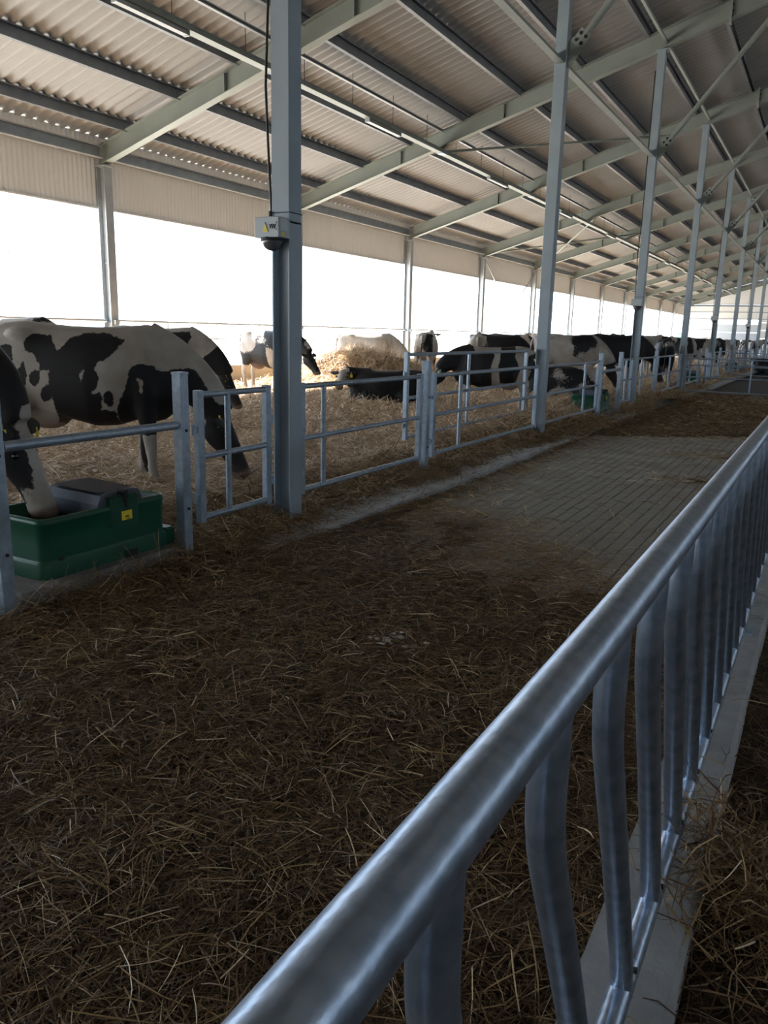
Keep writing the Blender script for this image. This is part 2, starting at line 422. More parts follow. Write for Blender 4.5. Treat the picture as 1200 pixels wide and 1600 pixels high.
# ---- long walls: dwarf wall, cladding strip under the eaves
def corr(profile_n, pitch, amp, y0, y1):
    out = []; n = int(round((y1-y0)/pitch))
    for i in range(n*profile_n+1):
        t = i/profile_n; out.append((y0 + (y1-y0)*i/(n*profile_n), amp*max(-.75, min(.75, math.cos(2*PI*t)*1.25))/.75))
    return out
for side, xw, sgn in (('left', XW, -1), ('right', XR, 1)):
    w = link('wall_'+side, MB().bbox(min(xw+sgn*.10, xw+sgn*.30), max(xw+sgn*.10, xw+sgn*.30), Y_NEAR, Y_FAR, -.12, .66, .01), 'beige_wall'); tag(w, kind='structure')
    xx = xw + sgn*.14
    for k in range(K0, K1):
        mb = MB(); pr = corr(6, .1, .010, FY(k), FY(k+1)); vs=[]; fs=[]
        for (y, a) in pr: vs += [(xx+a*1.0, y, 3.56), (xx+a, y, zroof(xw)-.04)]
        fs = [(2*i, 2*i+2, 2*i+3, 2*i+1) for i in range(len(pr)-1)]
        mb.add(vs, fs, True); link('cladding_sheet', mb, 'clad', w)
    # capping along the lower edge
    link('cladding_trim', MB().box(xx-.02, xx+.02, Y_NEAR, Y_FAR, 3.535, 3.565), 'clad', w)
    if side == 'right':
        link('added_light_screen', MB().box(xw+.16, xw+.18, Y_NEAR, Y_FAR, .66, 2.9), 'clad', w)  # unseen screen added to cut the light from the right-hand opening
        for k in range(K0, K1+1):
            link('wall_post', MB().prism(H_prof(.18,.20), (xw, FY(k), -.1), (xw, FY(k), zb(xw)), (1,0,0)), 'galv_dull', w)
# ---- gable ends
def gable(name, y, th):
    mb = MB()
    pts = [(XW-.1,-.12),(XR+.1,-.12),(XR+.1,zroof(XR)-.05),(RIDGE_X,zroof(RIDGE_X)-.05),(XW-.1,zroof(XW)-.05)]
    return mb, pts
def gable_panel(mb, poly, y0, y1):
    n = len(poly); vs = [(x,y0,z) for x,z in poly] + [(x,y1,z) for x,z in poly]
    mb.add(vs, [tuple(range(n)), tuple(range(2*n-1,n-1,-1))] + [(i+n,(i+1)%n+n,(i+1)%n,i) for i in range(n)])
zt = lambda x: zroof(x)-.05
wf = link('wall_far', MB().box(XW-.1, XR+.1, Y_FAR, Y_FAR+.15, -.12, .30), 'concrete'); tag(wf, kind='structure')
DX0, DX1 = -9.55, -5.75
def sheet(x0, x1, z0, z1, parent, name='wall_panel', m='endwall'):
    mb = MB()
    gable_panel(mb, [(x0,z0),(x1,z0),(x1,z1),(x0,z1)], Y_FAR, Y_FAR+.1); return link(name, mb, m, parent)
bands = [.30, .95, 1.65, 2.35, 3.0]
for a, b in zip(bands[:-1], bands[1:]):
    sheet(XW-.1, DX0-.02, a+.015, b, wf); sheet(DX1+.02, 1.2, a+.015, b, wf); sheet(1.2, XR+.1, a+.015, b, wf)
sheet(XW-.1, DX0-.02, 3.015, 3.28, wf); sheet(DX1+.02, XR+.1, 3.015, 3.28, wf)
for a, b in ((3.28,3.85),(3.85,4.45)): sheet(XW-.1, RIDGE_X, a+.015, b, wf); sheet(RIDGE_X, XR+.1, a+.015, b, wf)
mb = MB(); gable_panel(mb, [(XW-.1,4.465),(XR+.1,4.465),(XR+.1,zt(XR)),(RIDGE_X,zt(RIDGE_X)),(XW-.1,zt(XW))], Y_FAR, Y_FAR+.1); link('gable_panel', mb, 'endwall', wf)
for z in (.95,1.65,2.35,3.28,3.85): link('girt', MB().box(XW, (DX0-.05) if z<3.2 else XR, Y_FAR-.05, Y_FAR-.002, z-.03, z+.03), 'galv_dull', wf)
link('pipe', MB().tube([(XW,Y_FAR-.08,4.40),(XR,Y_FAR-.08,4.40)], .05, 8), 'dark', wf)
d1 = link('door_1', MB().box(DX0, DX1, Y_FAR+.02, Y_FAR+.08, -.05, .72), 'door'); tag(d1, kind='structure')
for z in (.74, 1.44, 2.14): link('door_panel', MB().box(DX0, DX1, Y_FAR+.02, Y_FAR+.08, z, z+.68), 'door', d1)
link('door_frame', MB().box(DX0-.08, DX0, Y_FAR-.03, Y_FAR+.12, -.05, 3.28).box(DX1, DX1+.08, Y_FAR-.03, Y_FAR+.12, -.05, 3.28).box(DX0, DX1, Y_FAR-.03, Y_FAR+.12, 3.22, 3.28).box(DX0, DX1, Y_FAR-.02, Y_FAR+.1, 2.80, 2.84), 'endwall', d1)
wn = link('wall_near', MB().box(XW-.1, XR+.1, Y_NEAR-.15, Y_NEAR, -.12, 4.4), 'endwall'); tag(wn, kind='structure')
mb = MB(); gable_panel(mb, [(XW-.1,4.4),(XR+.1,4.4),(XR+.1,zt(XR)),(RIDGE_X,zt(RIDGE_X)),(XW-.1,zt(XW))], Y_NEAR-.15, Y_NEAR); link('gable_panel', mb, 'endwall', wn)

# ---- roof
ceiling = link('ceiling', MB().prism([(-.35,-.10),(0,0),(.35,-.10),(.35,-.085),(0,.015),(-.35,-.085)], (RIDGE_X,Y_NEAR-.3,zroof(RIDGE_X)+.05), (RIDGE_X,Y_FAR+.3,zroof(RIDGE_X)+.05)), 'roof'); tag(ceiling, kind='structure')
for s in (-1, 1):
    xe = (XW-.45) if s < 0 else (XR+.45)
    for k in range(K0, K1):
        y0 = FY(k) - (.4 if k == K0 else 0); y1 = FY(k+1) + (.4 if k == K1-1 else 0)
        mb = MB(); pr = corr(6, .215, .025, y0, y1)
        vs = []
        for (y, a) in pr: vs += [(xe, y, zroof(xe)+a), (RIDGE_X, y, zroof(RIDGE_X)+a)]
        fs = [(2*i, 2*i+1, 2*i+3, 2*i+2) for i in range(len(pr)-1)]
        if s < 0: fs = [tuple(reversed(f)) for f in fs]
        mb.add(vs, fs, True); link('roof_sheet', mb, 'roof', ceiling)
# right half of the frames belongs to the shell
for k in range(K0, K1+1):
    y = FY(k)
    link('rafter_right', MB().prism(H_prof(.16, RAF_H-.02), (XR+.05, y, zb(XR)+RAF_H/2-.01), (RIDGE_X, y, zb(RIDGE_X)+RAF_H/2), (0,0,1)), 'rafter', ceiling)
    link('column_right', MB().box(XCR-.075, XCR+.075, y-.075, y+.075, -.05, zb(XCR)), 'column', ceiling)
for i in range(9):
    x = 2*RIDGE_X - (-11.30 + 1.245*i)
    link('purlin_right', MB().prism(C_prof(.07,.19), (x, Y_NEAR, zb(x)+RAF_H-.005), (x, Y_FAR, zb(x)+RAF_H-.005)), 'purlin', ceiling)

# ================================================================== STEEL FRAME (left half, in view)
raf_me = MB().prism(H_prof(.16, RAF_H-.02), (XW-.05, 0, zb(XW)+RAF_H/2-.01), (RIDGE_X, 0, zb(RIDGE_X)+RAF_H/2), (0,0,1)).mesh('rafter'); raf_me.materials.append(MT['rafter'])
stiff_me = MB().box(-.008,.008,-.078,.078,.015,RAF_H-.035).mesh('stiffener'); stiff_me.materials.append(MT['rafter'])
sp_me = MB().box(-.022,.022,-.085,.085,-.06,RAF_H+.05).mesh('splice_plate'); sp_me.materials.append(MT['rafter'])
bolt_me = MB().tube([(0,-.01,0),(0,.01,0)], .022, 6).mesh('bolt'); bolt_me.materials.append(MT['dark'])
cap_me = MB().box(-.10,.10,-.09,.09,-.02,0).mesh('cap_plate'); cap_me.materials.append(MT['rafter'])
for k in range(K0, K1+1):
    y = FY(k)
    r = empty('rafter', (XW, y, zb(XW))); 
    o = link('beam', raf_me, None, r); o.location = (-XW, 0, -zb(XW))
    for x in (-9.0, -6.6):
        link('stiffener', stiff_me, None, r, (x-XW, 0, zb(x)-zb(XW)))
    x = -2.36
    s_ = link('splice_plate', sp_me, None, r, (x-XW, 0, zb(x)-zb(XW)), (0, -math.atan(SL)*0, 0))
    if 1 <= k <= 4:
        for dz in (.04,.14,.24,.33): link('bolt', bolt_me, None, s_, (.03, -.05, dz-.01), (0,0,PI/2))
    if k < 1: shell(r)
    else: tag(r, 'pale grey-green roof rafter carried by ' + at_col(k), 'beam', 'roof rafters')
for i in range(10):
    x = -11.30 + 1.245*i
    if i == 9: x = -0.25
    o = link('purlin', MB().prism(C_prof(.07,.19), (0, 0, 0), (0, Y_FAR-Y_NEAR, 0)), 'purlin', None, (x, Y_NEAR, zb(x)+RAF_H-.005))
    tag(o, 'dark steel roof purlin, %s one up from the eaves' % ORD[i+1], 'beam', 'roof purlins')

# wall posts
wp = empty('wall_post', (0,0,0))
link('shaft', MB().prism(H_prof(.18,.20), (0,0,-.1), (0,0,zb(XW)-.005), (1,0,0)), 'galv_dull', wp)
link('cap_plate', MB().box(-.115,.14,-.11,.11,zb(XW)-.03,zb(XW)-.006), 'galv_dull', wp)
link('bracket', MB().box(.06,.16,-.05,.05,1.50,1.58).box(-.14,.0,-.12,.12,1.53,1.56), 'galv_dull', wp)
link('bracket', MB().box(-.16,.02,-.02,.02,2.58,2.62), 'galv_dull', wp)
for k in range(K0, K1+1):
    o = wp if k == K0 else copy_tree(wp)
    o.location = (XW, FY(k), 0)
    if k < 1: shell(o)
    else: tag(o, 'pale wall post in the open side opposite ' + at_col(k), 'post', 'posts of the open long side')
# eave beam
for k in range(K0, K1):
    e = link('eave_beam', MB().prism(C_prof(.10,.20), (0,.10,0), (0,BAY-.10,0)), 'galv_dull', None, (XW+.02, FY(k), 4.37))
    if k < 0: shell(e)
    else: tag(e, 'galvanized eave beam in the bay past ' + at_col(k), 'beam', 'eave beams')
    if 0 <= k <= 3:
        hm = MB()
        for q in range(22):
            yy = .3 + q*.25
            hm.box(.004,.0,yy-.012,yy+.012,.07,.085).box(.004,.0,yy-.012,yy+.012,.12,.135)
        h = link('perforation', hm, 'dark', e); h.location = (-.002,0,0); tag(h, kind='stuff')
# side railing along the opening
for k in range(K0, K1):
    rr = empty('side_railing', (XW-.04, FY(k), 1.2))
    link('rail', MB().tube([(0,.1,.37),(0,BAY-.1,.37)], .022, 8), 'galv_dull', rr)
    link('rail', MB().tube([(0,.1,.04),(0,BAY-.1,.04)], .014, 8), 'galv_dull', rr)
    for q in range(1, 4): link('baluster', MB().tube([(0,q*1.5,.04),(0,q*1.5,.37)], .014, 6), 'galv_dull', rr)
    if k < 0: shell(rr)
    else: tag(rr, 'thin pipe railing in the open side past ' + at_col(k), 'railing', 'railings of the open side')
    cb = link('curtain_cable', MB().tube([(0,.1,0),(0,BAY-.1,0)], .008, 6), 'galv_dull', None, (XW-.10, FY(k), 2.60))
    if k < 0: shell(cb)
    else: tag(cb, 'thin cable across the open side past ' + at_col(k), 'cable', 'cables of the open side')
# X bracing in the wall
for ya, za, yb, zb_ in ((FY(4)+.1,4.2,FY(5)-.1,.7),(FY(4)+.1,.7,FY(5)-.1,4.2)):
    o = link('brace_rod', MB().tube([(0,0,0),(0,yb-ya,zb_-za)], .022, 8), 'galv_dull', None, (XW+(.05 if za>1 else .10), ya, za))
    tag(o, 'wall brace rod %s towards the far end past %s' % ('falling' if za > 1 else 'rising', at_col(4)), 'brace', 'crossed wall braces')
# roof bracing rods
def zrod(x): return zb(x)+.06
for xa, ya, xb, yb, bl in ((-8.45,FY(2),-4.30,FY(3),'long roof brace tube past '+at_col(2)),(-11.6,FY(4),-7.4,FY(5),'roof brace tube climbing from the eaves past '+at_col(4)),(-7.6,FY(4),-11.6,FY(5),'roof brace tube dropping to the eaves past '+at_col(4))):
    o = link('roof_brace', MB().tube([(0,0,0),(xb-xa,yb-ya,zrod(xb)-zrod(xa))], .03, 8), 'rafter', None, (xa,ya,zrod(xa)))
    tag(o, bl, 'brace', 'roof brace tubes')

# columns
CW = .15
def make_column(k):
    c = empty('column', (XC, FY(k), 0))
    h1 = 2.22 if k % 2 == 0 else 1.3
    ht = zb(XC)
    link('shaft', MB().prism(H_prof(CW, CW, .012, .010), (0,0,-.03), (0,0,h1), (1,0,0)), 'column', c)
    link('upper_shaft', MB().bbox(-CW/2, CW/2, -CW/2, CW/2, h1-.01, ht, .004), 'column', c)
    link('base_plate', MB().box(-.13,.13,-.13,.13,-.03,.015), 'column', c)
    link('cap_plate', MB().box(-.12,.12,-.09,.09,ht-.02,ht-.001), 'column', c)
    return c
for k in range(K0, K1+1):
    c = make_column(k)
    if k == 0: tag(c, 'grey steel column carrying the camera box between two gates', 'column')
    elif k == 1: tag(c, 'grey steel column at the end of the double five-rail gate', 'column')
    elif k < 0: shell(c)
    else: tag(c, 'grey steel column along the alley, %s one past the camera box' % ORD[k], 'column', 'far columns along the alley')
# longitudinal struts between the columns, knee plates and slanting ridge struts
for k in range(K0, K1):
    o = link('tie_beam', MB().prism([(-.05,-.06),(.05,-.06),(.05,-.045),(-.035,-.045),(-.035,.06),(-.05,.06)], (0,.085,0), (0,BAY-.085,0)), 'rafter', None, (XC, FY(k), 4.93))
    if k < 0: shell(o)
    else: tag(o, 'angle tie beam at mid height past ' + at_col(k), 'beam', 'tie beams between columns')
    o2 = link('column_head_tube', MB().bar((0,0,0),(0,BAY-.02,0), .05, .05), 'rafter', None, (XC+.06, FY(k)+.01, zb(XC)+.12))
    if k < 1: shell(o2)
    else: tag(o2, 'pale tube over the column heads past ' + at_col(k), 'beam', 'tubes above the column heads')
    o3 = link('rafter_tie', MB().prism(C_prof(.05,.06), (0,.09,0), (0,BAY-.09,0)), 'lamp', None, (-7.98, FY(k), 5.70))
    if k < 0: shell(o3)
    else: tag(o3, 'pale tie strip above the lamp tray past ' + at_col(k), 'beam', 'tie strips between rafters')
    link('end_plate', MB().box(-.02,.10,.06,.085,-.10,.10), 'rafter', o3)
gp = empty('ridge_strut', (0,0,0))
xa, za, xb_, zb2 = XC+.14, 4.98, -1.42, zb(-1.42)-.01
link('tube', MB().tube([(.06,0,.10),(xb_-xa,0,zb2-za)], .048, 12), 'rafter', gp)
dv = Vector((xb_-xa,0,zb2-za)).normalized(); nv = Vector((-dv.z,0,dv.x))
pc = [Vector((0,0,0))+nv*.0]
def quad_plate(c, d, n, a, b, t):
    c, d, n = Vector(c), d, n
    p4 = [c - d*a - n*b, c + d*a - n*b, c + d*a + n*b, c - d*a + n*b]
    vs = [v + Vector((0,-t,0)) for v in p4] + [v + Vector((0,t,0)) for v in p4]
    return MB().add(vs, [(0,1,2,3),(7,6,5,4),(0,4,5,1),(1,5,6,2),(2,6,7,3),(3,7,4,0)])
link('gusset_plate', quad_plate((.10,-.03,.16), dv, nv, .10, .085, .008), 'rafter', gp)
link('gusset_web', MB().add([(-.07,-.02,-.16),(.0,-.02,-.12),(.13,-.02,.05),(-.0,-.02,.20),(-.07,-.02,.16),(-.07,-.005,-.16),(.0,-.005,-.12),(.13,-.005,.05),(-.0,-.005,.20),(-.07,-.005,.16)],
     [(0,1,2,3,4),(9,8,7,6,5),(0,5,6,1),(1,6,7,2),(2,7,8,3),(3,8,9,4),(4,9,5,0)]), 'rafter', gp)
for a in (-.045,.045):
    for b in (-.04,.04):
        v = Vector((.10,-.045,.16)) + dv*a + nv*b
        link('bolt', bolt_me, None, gp, v)
for k in range(K0, K1+1):
    o = gp if k == K0 else copy_tree(gp)
    o.location = (xa, FY(k), za)
    if k < 1: shell(o)
    else: tag(o, 'slanting tubular strut rising towards the ridge from ' + at_col(k), 'strut', 'struts from columns to ridge')

# cable tray with lamps, hanging wires
for k in range(K0, K1):
    t = empty('cable_tray', (-8.02, FY(k), 5.345))
    link('channel', MB().prism([(-.075,-.04),(.075,-.04),(.075,.04),(.068,.04),(.068,-.033),(-.068,-.033),(-.068,.04),(-.075,.04)], (0,0,0), (0,BAY-.02,0)), 'rafter', t)
    for q in range(4):
        yy = .75 + q*1.5
        link('hanger_wire', MB().tube([(0,yy,.03),(0,yy,zroof(-8.02)-.03-5.345)], .005, 5), 'dark', t)
    link('joint_plate', MB().box(-.08,.08,-.10,.10,-.046,.046), 'galv', t)
    if k < 0: shell(t)
    else: tag(t, 'cable tray hung on wires in the bay past ' + at_col(k), 'cable tray', 'cable trays under the rafters')
    lm = empty('strip_lamp', (-8.02, FY(k)+2.8, 5.345))
    link('housing', MB().bbox(-.045,.045,0,1.2,-.10,-.041,.01), 'lamp', lm)
    link('end_cap', MB().box(-.048,.048,-.03,0,-.105,-.041), 'white_plastic', lm)
    link('end_cap', MB().box(-.048,.048,1.2,1.23,-.105,-.041), 'white_plastic', lm)
    if k < 0: shell(lm)
    else: tag(lm, 'white strip lamp under the cable tray past ' + at_col(k), 'lamp', 'strip lamps under the cable tray')

# outside things seen through the opening
cr = link('wooden_crate', MB().bbox(-.35,.35,-.3,.3,0,.9,.02).bbox(-.9,-.4,-.3,.3,0,1.05,.02), 'crate', None, (-17.0, 14.6, -.12)); 
MBs = MB()
for z in (.1,.3,.5,.7): MBs.box(-.37,.37,-.32,-.30,z,z+.14)
link('slats', MBs, 'crate', cr)
cr.location.z = -.12
tag(cr, 'brown wooden crate standing outside beyond the railing behind the large cow', 'crate')
cr.scale = (1.0,1.0,1.45)
for gx, gy, w, lb in ((-15.5, 100.0, 1.2, 'narrow pale green container standing outside past the far end wall'),(-15.2, 112.0, 1.6, 'wide pale green container standing outside behind the narrow one')):
    g = empty('green_container', (gx, gy, -.12))
    link('body', MB().bbox(-w/2,w/2,-.8,.8,0,2.2,.05), 'mint', g); link('lid', MB().bbox(-w/2-.06,w/2+.06,-.86,.86,2.2,2.3,.03), 'mint', g)
    tag(g, lb, 'container', 'green containers outside')

# ================================================================== FENCE ALONG THE ALLEY
ZB, ZM, ZT = .255, .66, 1.06
def gate(y0, y1, label, group=None, x=XC, ups=(.5,), z=(ZB,ZM,ZT), name='gate'):
    g = empty(name, (x, y0, 0)); L = y1-y0
    for yy, dz in ((0,0),(L,0)):
        s = link('stile', MB().bbox(-.025,.025,yy-.028,yy+.028,z[0]-.03,z[2]+.03,.005), 'galv', g)
        for q in (z[0]+.14, z[2]-.22):
            sg = -1 if yy == 0 else 1
            link('hinge', MB().box(-.012,.012,yy+sg*.028,yy+sg*.065,q-.02,q+.02).tube([(0,yy+sg*.060,q-.035),(0,yy+sg*.060,q+.035)], .011, 8), 'galv', s)
    for zz in z: link('rail', MB().tube([(0,.02,zz),(0,L-.02,zz)], .021, 12), 'galv', g)
    for u in ups: link('upright', MB().tube([(.0,u*L,z[0]),(.0,u*L,z[2])], .021, 12), 'galv', g)
    tag(g, label, 'gate', group); return g
def fpost(y, label, group=None, x=XC, h=1.20, z0=-.03):
    t = empty('fence_post', (x, y, 0))
    link('shaft', MB().bbox(-.037,.037,-.037,.037,z0,h,.005), 'galv', t)
    link('cap', MB().bbox(-.039,.039,-.039,.039,h-.004,h+.01,.003), 'galv', t)
    link('base_plate', MB().box(-.08,.08,-.08,.08,z0,.012), 'galv', t)
    for q in (.35,.85): link('bolt', MB().tube([(.036,0,q),(.046,0,q)], .009, 6), 'dark', t)
    tag(t, label, 'post', group); return t
def bar_rail(y0, y1, label, group=None, x=XC):
    o = link('guard_rail', MB().tube([(0,0,0),(0,y1-y0,0)], .027, 14), 'galv', None, (x, y0, .885)); tag(o, label, 'rail', group); return o

def trough(loc, label, group=None):
    """green drinking trough: rim, two bowls, grey valve cover, sticker, plug recess"""
    T = empty('water_trough', loc); L, W, Z0, Z1 = .93, .50, 0, .335
    def ring(inset, z, n=6, r=.06):
        pts = []; x0,x1,y0,y1 = -W+inset, -inset, inset, L-inset
        r_ = max(.02, r-inset*.3)
        for cx,cy,a0 in ((x1-r_,y0+r_,-PI/2),(x1-r_,y1-r_,0),(x0+r_,y1-r_,PI/2),(x0+r_,y0+r_,PI)):
            for i in range(n): a = a0 + PI/2*i/(n-1); pts.append((cx+r_*math.cos(a), cy+r_*math.sin(a), z))
        return pts
    mb = MB(); secs = [ring(-.008,0),ring(-.008,.085),ring(-.007,.090),ring(.004,.098),ring(.004,.104),ring(.003,.20),ring(-.001,Z1-.035),ring(-.004,Z1-.03),ring(-.004,Z1-.008),ring(.008,Z1),ring(.024,Z1),ring(.036,Z1-.01),ring(.05,.12),ring(.08,.06)]
    n = len(secs[0]); vs = [v for s in secs for v in s]; fs = []
    for i in range(len(secs)-1):
        for k in range(n): fs.append((i*n+k, i*n+(k+1)%n, (i+1)*n+(k+1)%n, (i+1)*n+k))
    fs.append(tuple((len(secs)-1)*n+k for k in range(n)))
    mb.add(vs, fs, True)
    me = mb.mesh('basin'); o = link('basin', me, 'green', T)
    # front lug that carries the cover, and the outlet step at the right end
    link('front_lug', MB().bbox(-.035,.014,.47,.69,.20,.385,.012), 'green', T)
    link('foot_ledge', MB().bbox(-W,-.0,L-.02,L+.075,0,.11,.015), 'green', T)
    link('forklift_slot', MB().box(-.02,.0135,.56,.66,-.001,.045), 'dark', T)
    link('water', MB().box(-W+.05,-.05,.05,L-.05,.20,.262), 'water', T)
    cv = MB()
    pr = [(.41,.20),(.41,.345),(.435,.395),(.49,.408),(.67,.408),(.725,.395),(.75,.345),(.75,.20)]
    cv.add([(-.03,y,z) for y,z in pr]+[(-W+.03,y,z+.012) for y,z in pr], [tuple(range(8)), tuple(range(15,7,-1))]+[(i,i+8,(i+1)%8+8,(i+1)%8) for i in range(8)])
    c = link('valve_cover', cv, 'greycover', T)
    link('latch', MB().box(-.034,.020,.565,.595,.345,.417).tube([(.018,.58,.355),(.022,.58,.31)], .009, 6), 'black', c)
    link('wet_top', MB().add([(-.06,.44,.4115),(-.06,.71,.4115),(-W+.06,.71,.4225),(-W+.06,.44,.4225)], [(0,1,2,3)]), 'black', c)
    link('sticker', MB().box(.0142,.0158,.545,.625,.235,.29), 'yellow', T)
    link('sticker_mark', MB().box(.0155,.0166,.57,.60,.252,.260).box(.0155,.0166,.58,.61,.240,.244), 'black', T)
    link('plug', MB().tube([(-.01,.115,.10),(.006,.115,.10)], .016, 10), 'black', T)
    tag(T, label, 'trough', group); return T
def plinth(y0, y1, label, group=None):
    o = link('concrete_plinth', MB().bbox(-.68,.03,0,y1-y0,-.03,.115,.02), 'concrete', None, (XC, y0, 0)); tag(o, label, 'plinth', group)

# bay 0 : trough between two posts, short gate, column
fpost(2.42, 'square galvanized post at the left end of the near green trough', h=1.22)
fpost(3.72, 'square galvanized post between the near green trough and the short gate')
bar_rail(2.47, 3.67, 'single galvanized pipe rail above the near green trough')
plinth(2.50, 3.638, 'low concrete plinth under the near green trough')
trough((-3.575, 2.71, .115), 'green plastic drinking trough with grey cover beside the head of the drinking cow')
gate(3.88, 4.59, 'short galvanized gate between the trough post and the camera column', ups=(.4,))
gate(5.02, 7.06, 'three-rail galvanized gate right of the camera column', ups=(.155,))
fpost(7.20, 'square galvanized post where the two long gates meet')
gate(7.37, 10.66, 'long three-rail galvanized gate between the meeting post and the next column', ups=(.21,))
gate(8.15, 12.25, 'galvanized gate standing inside the pen in front of the black cow', x=-4.22, z=(.29,.74,1.235), ups=(.44,))
FG = 'far fence gates'; FP = 'far fence posts'
# bay 1 -> column at 10.85 ; bay with the second trough
gate(11.00, 13.98, 'three-rail galvanized gate in front of the lying black and white cow', ups=(.72,))
fpost(14.15, 'square galvanized post on the near end of the second green trough')
fpost(15.66, 'square galvanized post on the far end of the second green trough')
bar_rail(14.2, 15.61, 'single galvanized pipe rail above the second green trough')
plinth(14.25, 15.5, 'low concrete plinth under the second green trough')
trough((-3.575, 14.42, .115), 'second green drinking trough between posts beyond the long gates')
gate(15.82, 16.66, 'short galvanized gate between the second trough post and the third column', ups=(.4,))
for k in range(2, 9):
    y = FY(k); c = at_col(k)
    if k % 2 == 0:
        gate(y+.18, y+2.2, 'galvanized fence gate hung next after ' + c, FG, ups=(.3,)); fpost(y+2.35, 'square fence post after ' + c, FP)
        gate(y+2.52, y+5.8, 'second galvanized fence gate after ' + c, FG, ups=(.5,))
    else:
        gate(y+.18, y+3.15, 'galvanized fence gate hung next after ' + c, FG, ups=(.5,))
        fpost(y+3.3, 'first post of the trough after ' + c, FP); fpost(y+4.8, 'second post of the trough after ' + c, FP)
        bar_rail(y+3.35, y+4.75, 'pipe rail above the green trough after ' + c, 'far trough rails')
        plinth(y+3.4, y+4.65, 'concrete plinth under the green trough after ' + c, 'far plinths')
        trough((-3.575, y+3.57, .115), 'small green drinking trough after ' + c, 'far troughs')
        gate(y+4.96, y+5.8, 'short galvanized fence gate after the trough past ' + c, FG, ups=(.4,))
# gates across the alley
for y, lb in ((FY(3)-.02, 'wide four-rail gate closing the alley at the fourth column'), (FY(5)+.1, 'wide four-rail gate closing the alley farther back')):
    g = empty('alley_gate', (XC+.12, y, 0)); L = 2.95
    for xx in (0, L): link('stile', MB().bbox(xx-.025,xx+.025,-.025,.025,.06,1.03,.005), 'galv', g)
    for zz in (.12,.49,.80,.98): link('rail', MB().tube([(0,0,zz),(L,0,zz)], .021, 10), 'galv', g)
    link('upright', MB().tube([(L*.55,0,.12),(L*.55,0,.98)], .02, 10), 'galv', g)
    tag(g, lb, 'gate')

# ================================================================== CAMERA BOXES ON COLUMNS
def cam_box(k, label, group=None, detail=False):
    c = empty('camera_box', (XC, FY(k)-CW/2, 2.10))
    x0, x1, y0, y1 = -.125, .085, -.135, -.004
    body = link('housing', MB().bbox(x0,x1,y0,y1,0,.135,.006), 'white_plastic', c)
    link('dome_ring', MB().tube([(-.02,-.07,.0),(-.02,-.07,-.022)], .080, 24), 'dark', c)
    dm = MB().sphere((-.02,-.07,-.02), (.072,.072,.066), 20, 12); link('dome', dm, 'dome', c)
    link('strap', MB().box(-CW/2-.004,CW/2+.004,-.004,CW+.004,.175,.181), 'dark', c)
    if detail:
        link('warning_triangle', MB().add([(-.055,y0-.001,.035),(-.005,y0-.001,.035),(-.03,y0-.001,.095)], [(0,1,2)]), 'yellow', body)
        mk = MB()
        mk.bar((-.031,y0-.002,.098),(-.002,y0-.002,.035), .003, .006, (0,1,0))
        for i in range(3):
            xx = .008+.018*i
            mk.bar((xx,y0-.002,.085),(xx+.007,y0-.002,.055), .003, .005, (0,1,0)); mk.bar((xx+.014,y0-.002,.085),(xx+.007,y0-.002,.055), .003, .005, (0,1,0))
        mk.bar((.066,y0-.002,.088),(.066,y0-.002,.10), .003, .005, (0,1,0)); mk.bar((.060,y0-.002,.052),(.068,y0-.002,.044), .003, .005, (0,1,0))
        link('lettering', mk, 'black', body)
        link('side_label', MB().box(x1,x1+.0015,-.115,-.035,.045,.125), 'sticker', body)
        link('side_sticker', MB().box(x1,x1+.0015,-.10,-.07,.008,.033), 'yellow', body)
        link('clip', MB().box(-CW/2-.012,-CW/2,-.02,.0,.14,.19), 'black', c)
    tag(c, label, 'camera', group)
    cb = MB().tube([(-CW/2-.014,.02,.14),(-CW/2-.02,.0,.5),(-CW/2-.035,-.01,1.0),(-CW/2-.012,.0,1.6),(-CW/2-.014,.0,2.3),(-CW/2-.01,.0,4.3)], .009, 8)
    o = link('camera_cable', cb, 'black', None, (XC, FY(k)-CW/2, 2.10))
    tag(o, 'black cable running up the column above the nearest camera box' if k == 0 else 'thin black cable running up ' + at_col(k), 'cable', None if k == 0 else 'far camera cables')
cam_box(0, 'white camera box with smoked dome and yellow warning triangle on the column', None, True)
for k in (2,4,6): cam_box(k, 'small white camera box strapped to ' + at_col(k), 'far camera boxes')

# ================================================================== NEAR FEED BARRIER
def barrier(y0, n, label):
    sp = .302
    g = empty('feed_barrier', (-.222, y0, 0)); L = n*sp
    link('top_rail', MB().tube([(0,0,1.09),(0,L-.002,1.09)], .030, 40), 'galv_rail', g)
    link('bottom_rail', MB().tube([(0.006,0,.158),(0.006,L-.002,.158)], .026, 20), 'galv_rail', g)
    pts = [(0,0,1.08),(0,0,.985),(0,.001,.955),(0,.006,.925),(0,.018,.885),(.0,.033,.85),(.002,.16,.60),(.004,.31,.30),(.005,.338,.24),(.006,.350,.20),(.006,.353,.160)]
    bm_ = MB().tube(pts, .0235, 20).mesh('bent_bar'); bm_.materials.append(MT['galv_rail'])
    hm_ = MB().tube([(.020,.40,.176),(.0285,.40,.178)], .007, 8).mesh('drain_hole'); hm_.materials.append(MT['dark'])
    for i in range(n):
        b = link('bent_bar', bm_, None, g, (0, i*sp+.02, 0)); link('drain_hole', hm_, None, b)
    for i in range(0, n, 9):
        link('support_post', MB().bbox(-.02,.03,i*sp+.22,i*sp+.27,.09,.16,.004).box(-.05,.06,i*sp+.19,i*sp+.30,.095,.108), 'galv', g)
    tag(g, label, 'barrier')
Y_B = .505-.02-.302*7
barrier(Y_B, 30, 'galvanized feed barrier with thick top tube and bent bars on the near kerb')
barrier(Y_B+30*.302, 30, 'continuation of the feed barrier with bent bars farther along the kerb')

